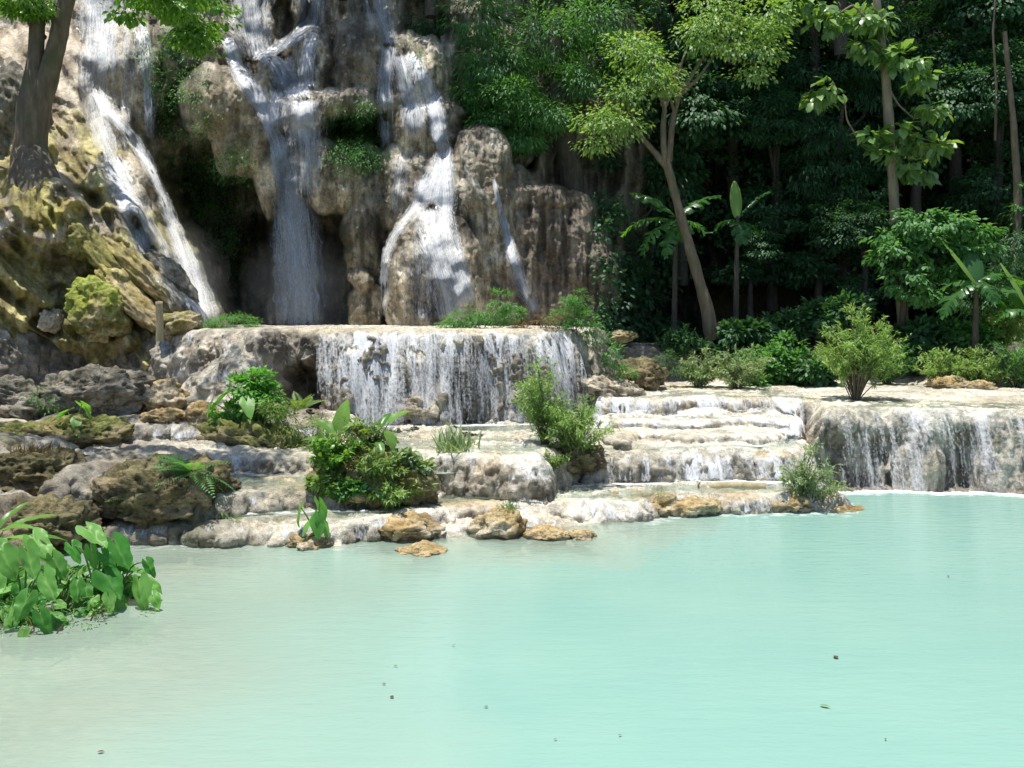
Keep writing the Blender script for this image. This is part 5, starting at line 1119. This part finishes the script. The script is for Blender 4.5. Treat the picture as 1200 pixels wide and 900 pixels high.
for i, (px, py, L, mt, lab) in enumerate([(981, 773, .10, 'l_dry', 'dark leaf floating right of centre on the turquoise water'), (960, 828, .12, 'l_pale', 'pale yellow leaf floating low right on the water'), (725, 864, .05, 'l_dry', 'small upright brown leaf bit near the bottom of the pool view'), (452, 803, .05, 'l_dry', 'upper brown bit of the close pair left of centre'), (461, 819, .06, 'l_dry', 'lower brown bit of the close pair left of centre'), (572, 830, .05, 'l_dry', 'single dark bit floating near the middle of the pool'), (114, 883, .07, 'l_dry', 'dark leaf floating over the beige shallows at lower left'), (533, 757, .05, 'l_dry', 'tiny dark bit floating farther out in mid pool'), (466, 782, .06, 'l_pale', 'whitish bit floating above the close pair of brown bits'), (1038, 867, .04, 'l_dry', 'tiny dark bit floating near the lower right corner'), (1112, 677, .07, 'l_dry', 'dark bit floating in the far right part of the pool'), (653, 868, .04, 'l_dry', 'tiny ochre bit floating beside the small upright brown bit')]):
    rng = np.random.default_rng(700 + i); x, y = G(px, py, 0); a = rng.uniform(0, 6.28)
    W, f, t = leaves(np.zeros((1, 3)), np.array([[math.cos(a), math.sin(a), .12]]), np.array([[rng.normal(0, .2), rng.normal(0, .2), 1.]]), [L * .7], T_BROAD, rng)
    o = link('fallen_leaf', mesh_np('fallen_leaf', W, f, M[mt], {'tint': t * .5})); o.location = (x, y, .012); tag(o, lab, 'leaf', FL)

tuft('grass_tuft', 'dry stalks and dead leaves at the foot of the shore taro', 62, 752, 8.9, 150, .34, 173, 'l_dry', .38, .16, .8)

# ================================================================== spray hanging at the foot of the tall falls
def mist(name, label, px, py, Y, rx, ry, rz, den):
    V, Fc = IV5 * 1.0, IF5
    n = fbm(V[:, 0] * 1.3 + px, V[:, 1] * 1.3, V[:, 2] * 1.3, 3); V = V * (1 + .25 * n)[:, None] * np.array([rx, ry, rz])
    t = NT('mist'); v = t.n('ShaderNodeVolumePrincipled'); v.inputs['Color'].default_value = (.95, .97, 1, 1); v.inputs['Anisotropy'].default_value = .2
    p = t.n('ShaderNodeTexCoord').outputs['Object']; g = t.n('ShaderNodeVectorMath', operation='LENGTH'); t.l(t.map(p, (1 / rx, 1 / ry, 1 / rz)), g.inputs[0])
    f = t.math('MULTIPLY', t.mapr(g.outputs['Value'], .15, 1.0, 1, 0), t.mapr(t.noise(p, 1.6, 3), .3, .7, .3, 1.4))
    t.l(t.math('MULTIPLY', f, den), v.inputs['Density']); t.l(v.outputs[0], t.out.inputs['Volume'])
    o = link(name, mesh_np(name, V, Fc, t.m)); o.location = P(px, py, Y); tag(o, label, None, None, 'stuff')
mist('mist', 'fine spray at the foot of the central waterfall', 355, 340, 25.0, 1.9, 1.2, 1.8, .46)
mist('mist', 'fine spray around the left waterfall', 215, 330, 23.0, 1.3, .9, 1.7, .14)
mist('mist', 'fine spray at the foot of the right hand waterfall', 500, 335, 23.2, 1.5, .7, 1.3, .16)
# ================================================================== light, sky, camera
w = bpy.data.worlds.new('World'); SC.world = w; w.use_nodes = True
nt = w.node_tree; bg = nt.nodes['Background']
sky = nt.nodes.new('ShaderNodeTexSky'); sky.sky_type = 'NISHITA'; sky.sun_disc = False
sd = Vector((-.13, -.04, .99)).normalized()                    # toward the sun: high, a little behind the cliff
sky.sun_elevation = math.asin(sd.z); sky.sun_rotation = math.atan2(sd.x, sd.y)
sky.altitude = 300; sky.dust_density = 1.0
nt.links.new(sky.outputs[0], bg.inputs[0]); bg.inputs[1].default_value = .11
sl = bpy.data.lights.new('sun', 'SUN'); sl.energy = 4.4; sl.angle = math.radians(.5); sl.color = (1, .955, .88)
so = bpy.data.objects.new('sun', sl); COL.objects.link(so); so.location = (0, 0, 40); so.rotation_euler = (-sd).to_track_quat('-Z', 'Y').to_euler()
cam = bpy.data.cameras.new('camera'); co = bpy.data.objects.new('camera', cam); COL.objects.link(co)
co.location = (0, 0, H); co.rotation_euler = (PI / 2, 0, 0)
cam.sensor_width = 36; cam.lens = 36 * F / 1200; cam.shift_y = -(450 - HY) / 1200; cam.clip_end = 1500; cam.clip_start = .1
SC.camera = co
SC.view_settings.view_transform = 'Standard'; SC.view_settings.look = 'None'; SC.view_settings.gamma = 1; SC.view_settings.use_curve_mapping = False
SC.view_settings.exposure = .45
cy = SC.cycles
cy.max_bounces = 6; cy.diffuse_bounces = 3; cy.glossy_bounces = 2; cy.transmission_bounces = 3; cy.transparent_max_bounces = 24
cy.caustics_reflective = False; cy.caustics_refractive = False; cy.use_adaptive_sampling = True; cy.adaptive_threshold = .02
cy.sample_clamp_indirect = 6; cy.volume_bounces = 1; cy.volume_step_rate = 4; cy.volume_max_steps = 64
try:
    cy.use_denoising = True; cy.denoiser = 'OPENIMAGEDENOISE'; cy.denoising_input_passes = 'RGB_ALBEDO_NORMAL'; cy.denoising_prefilter = 'ACCURATE'
except Exception: pass
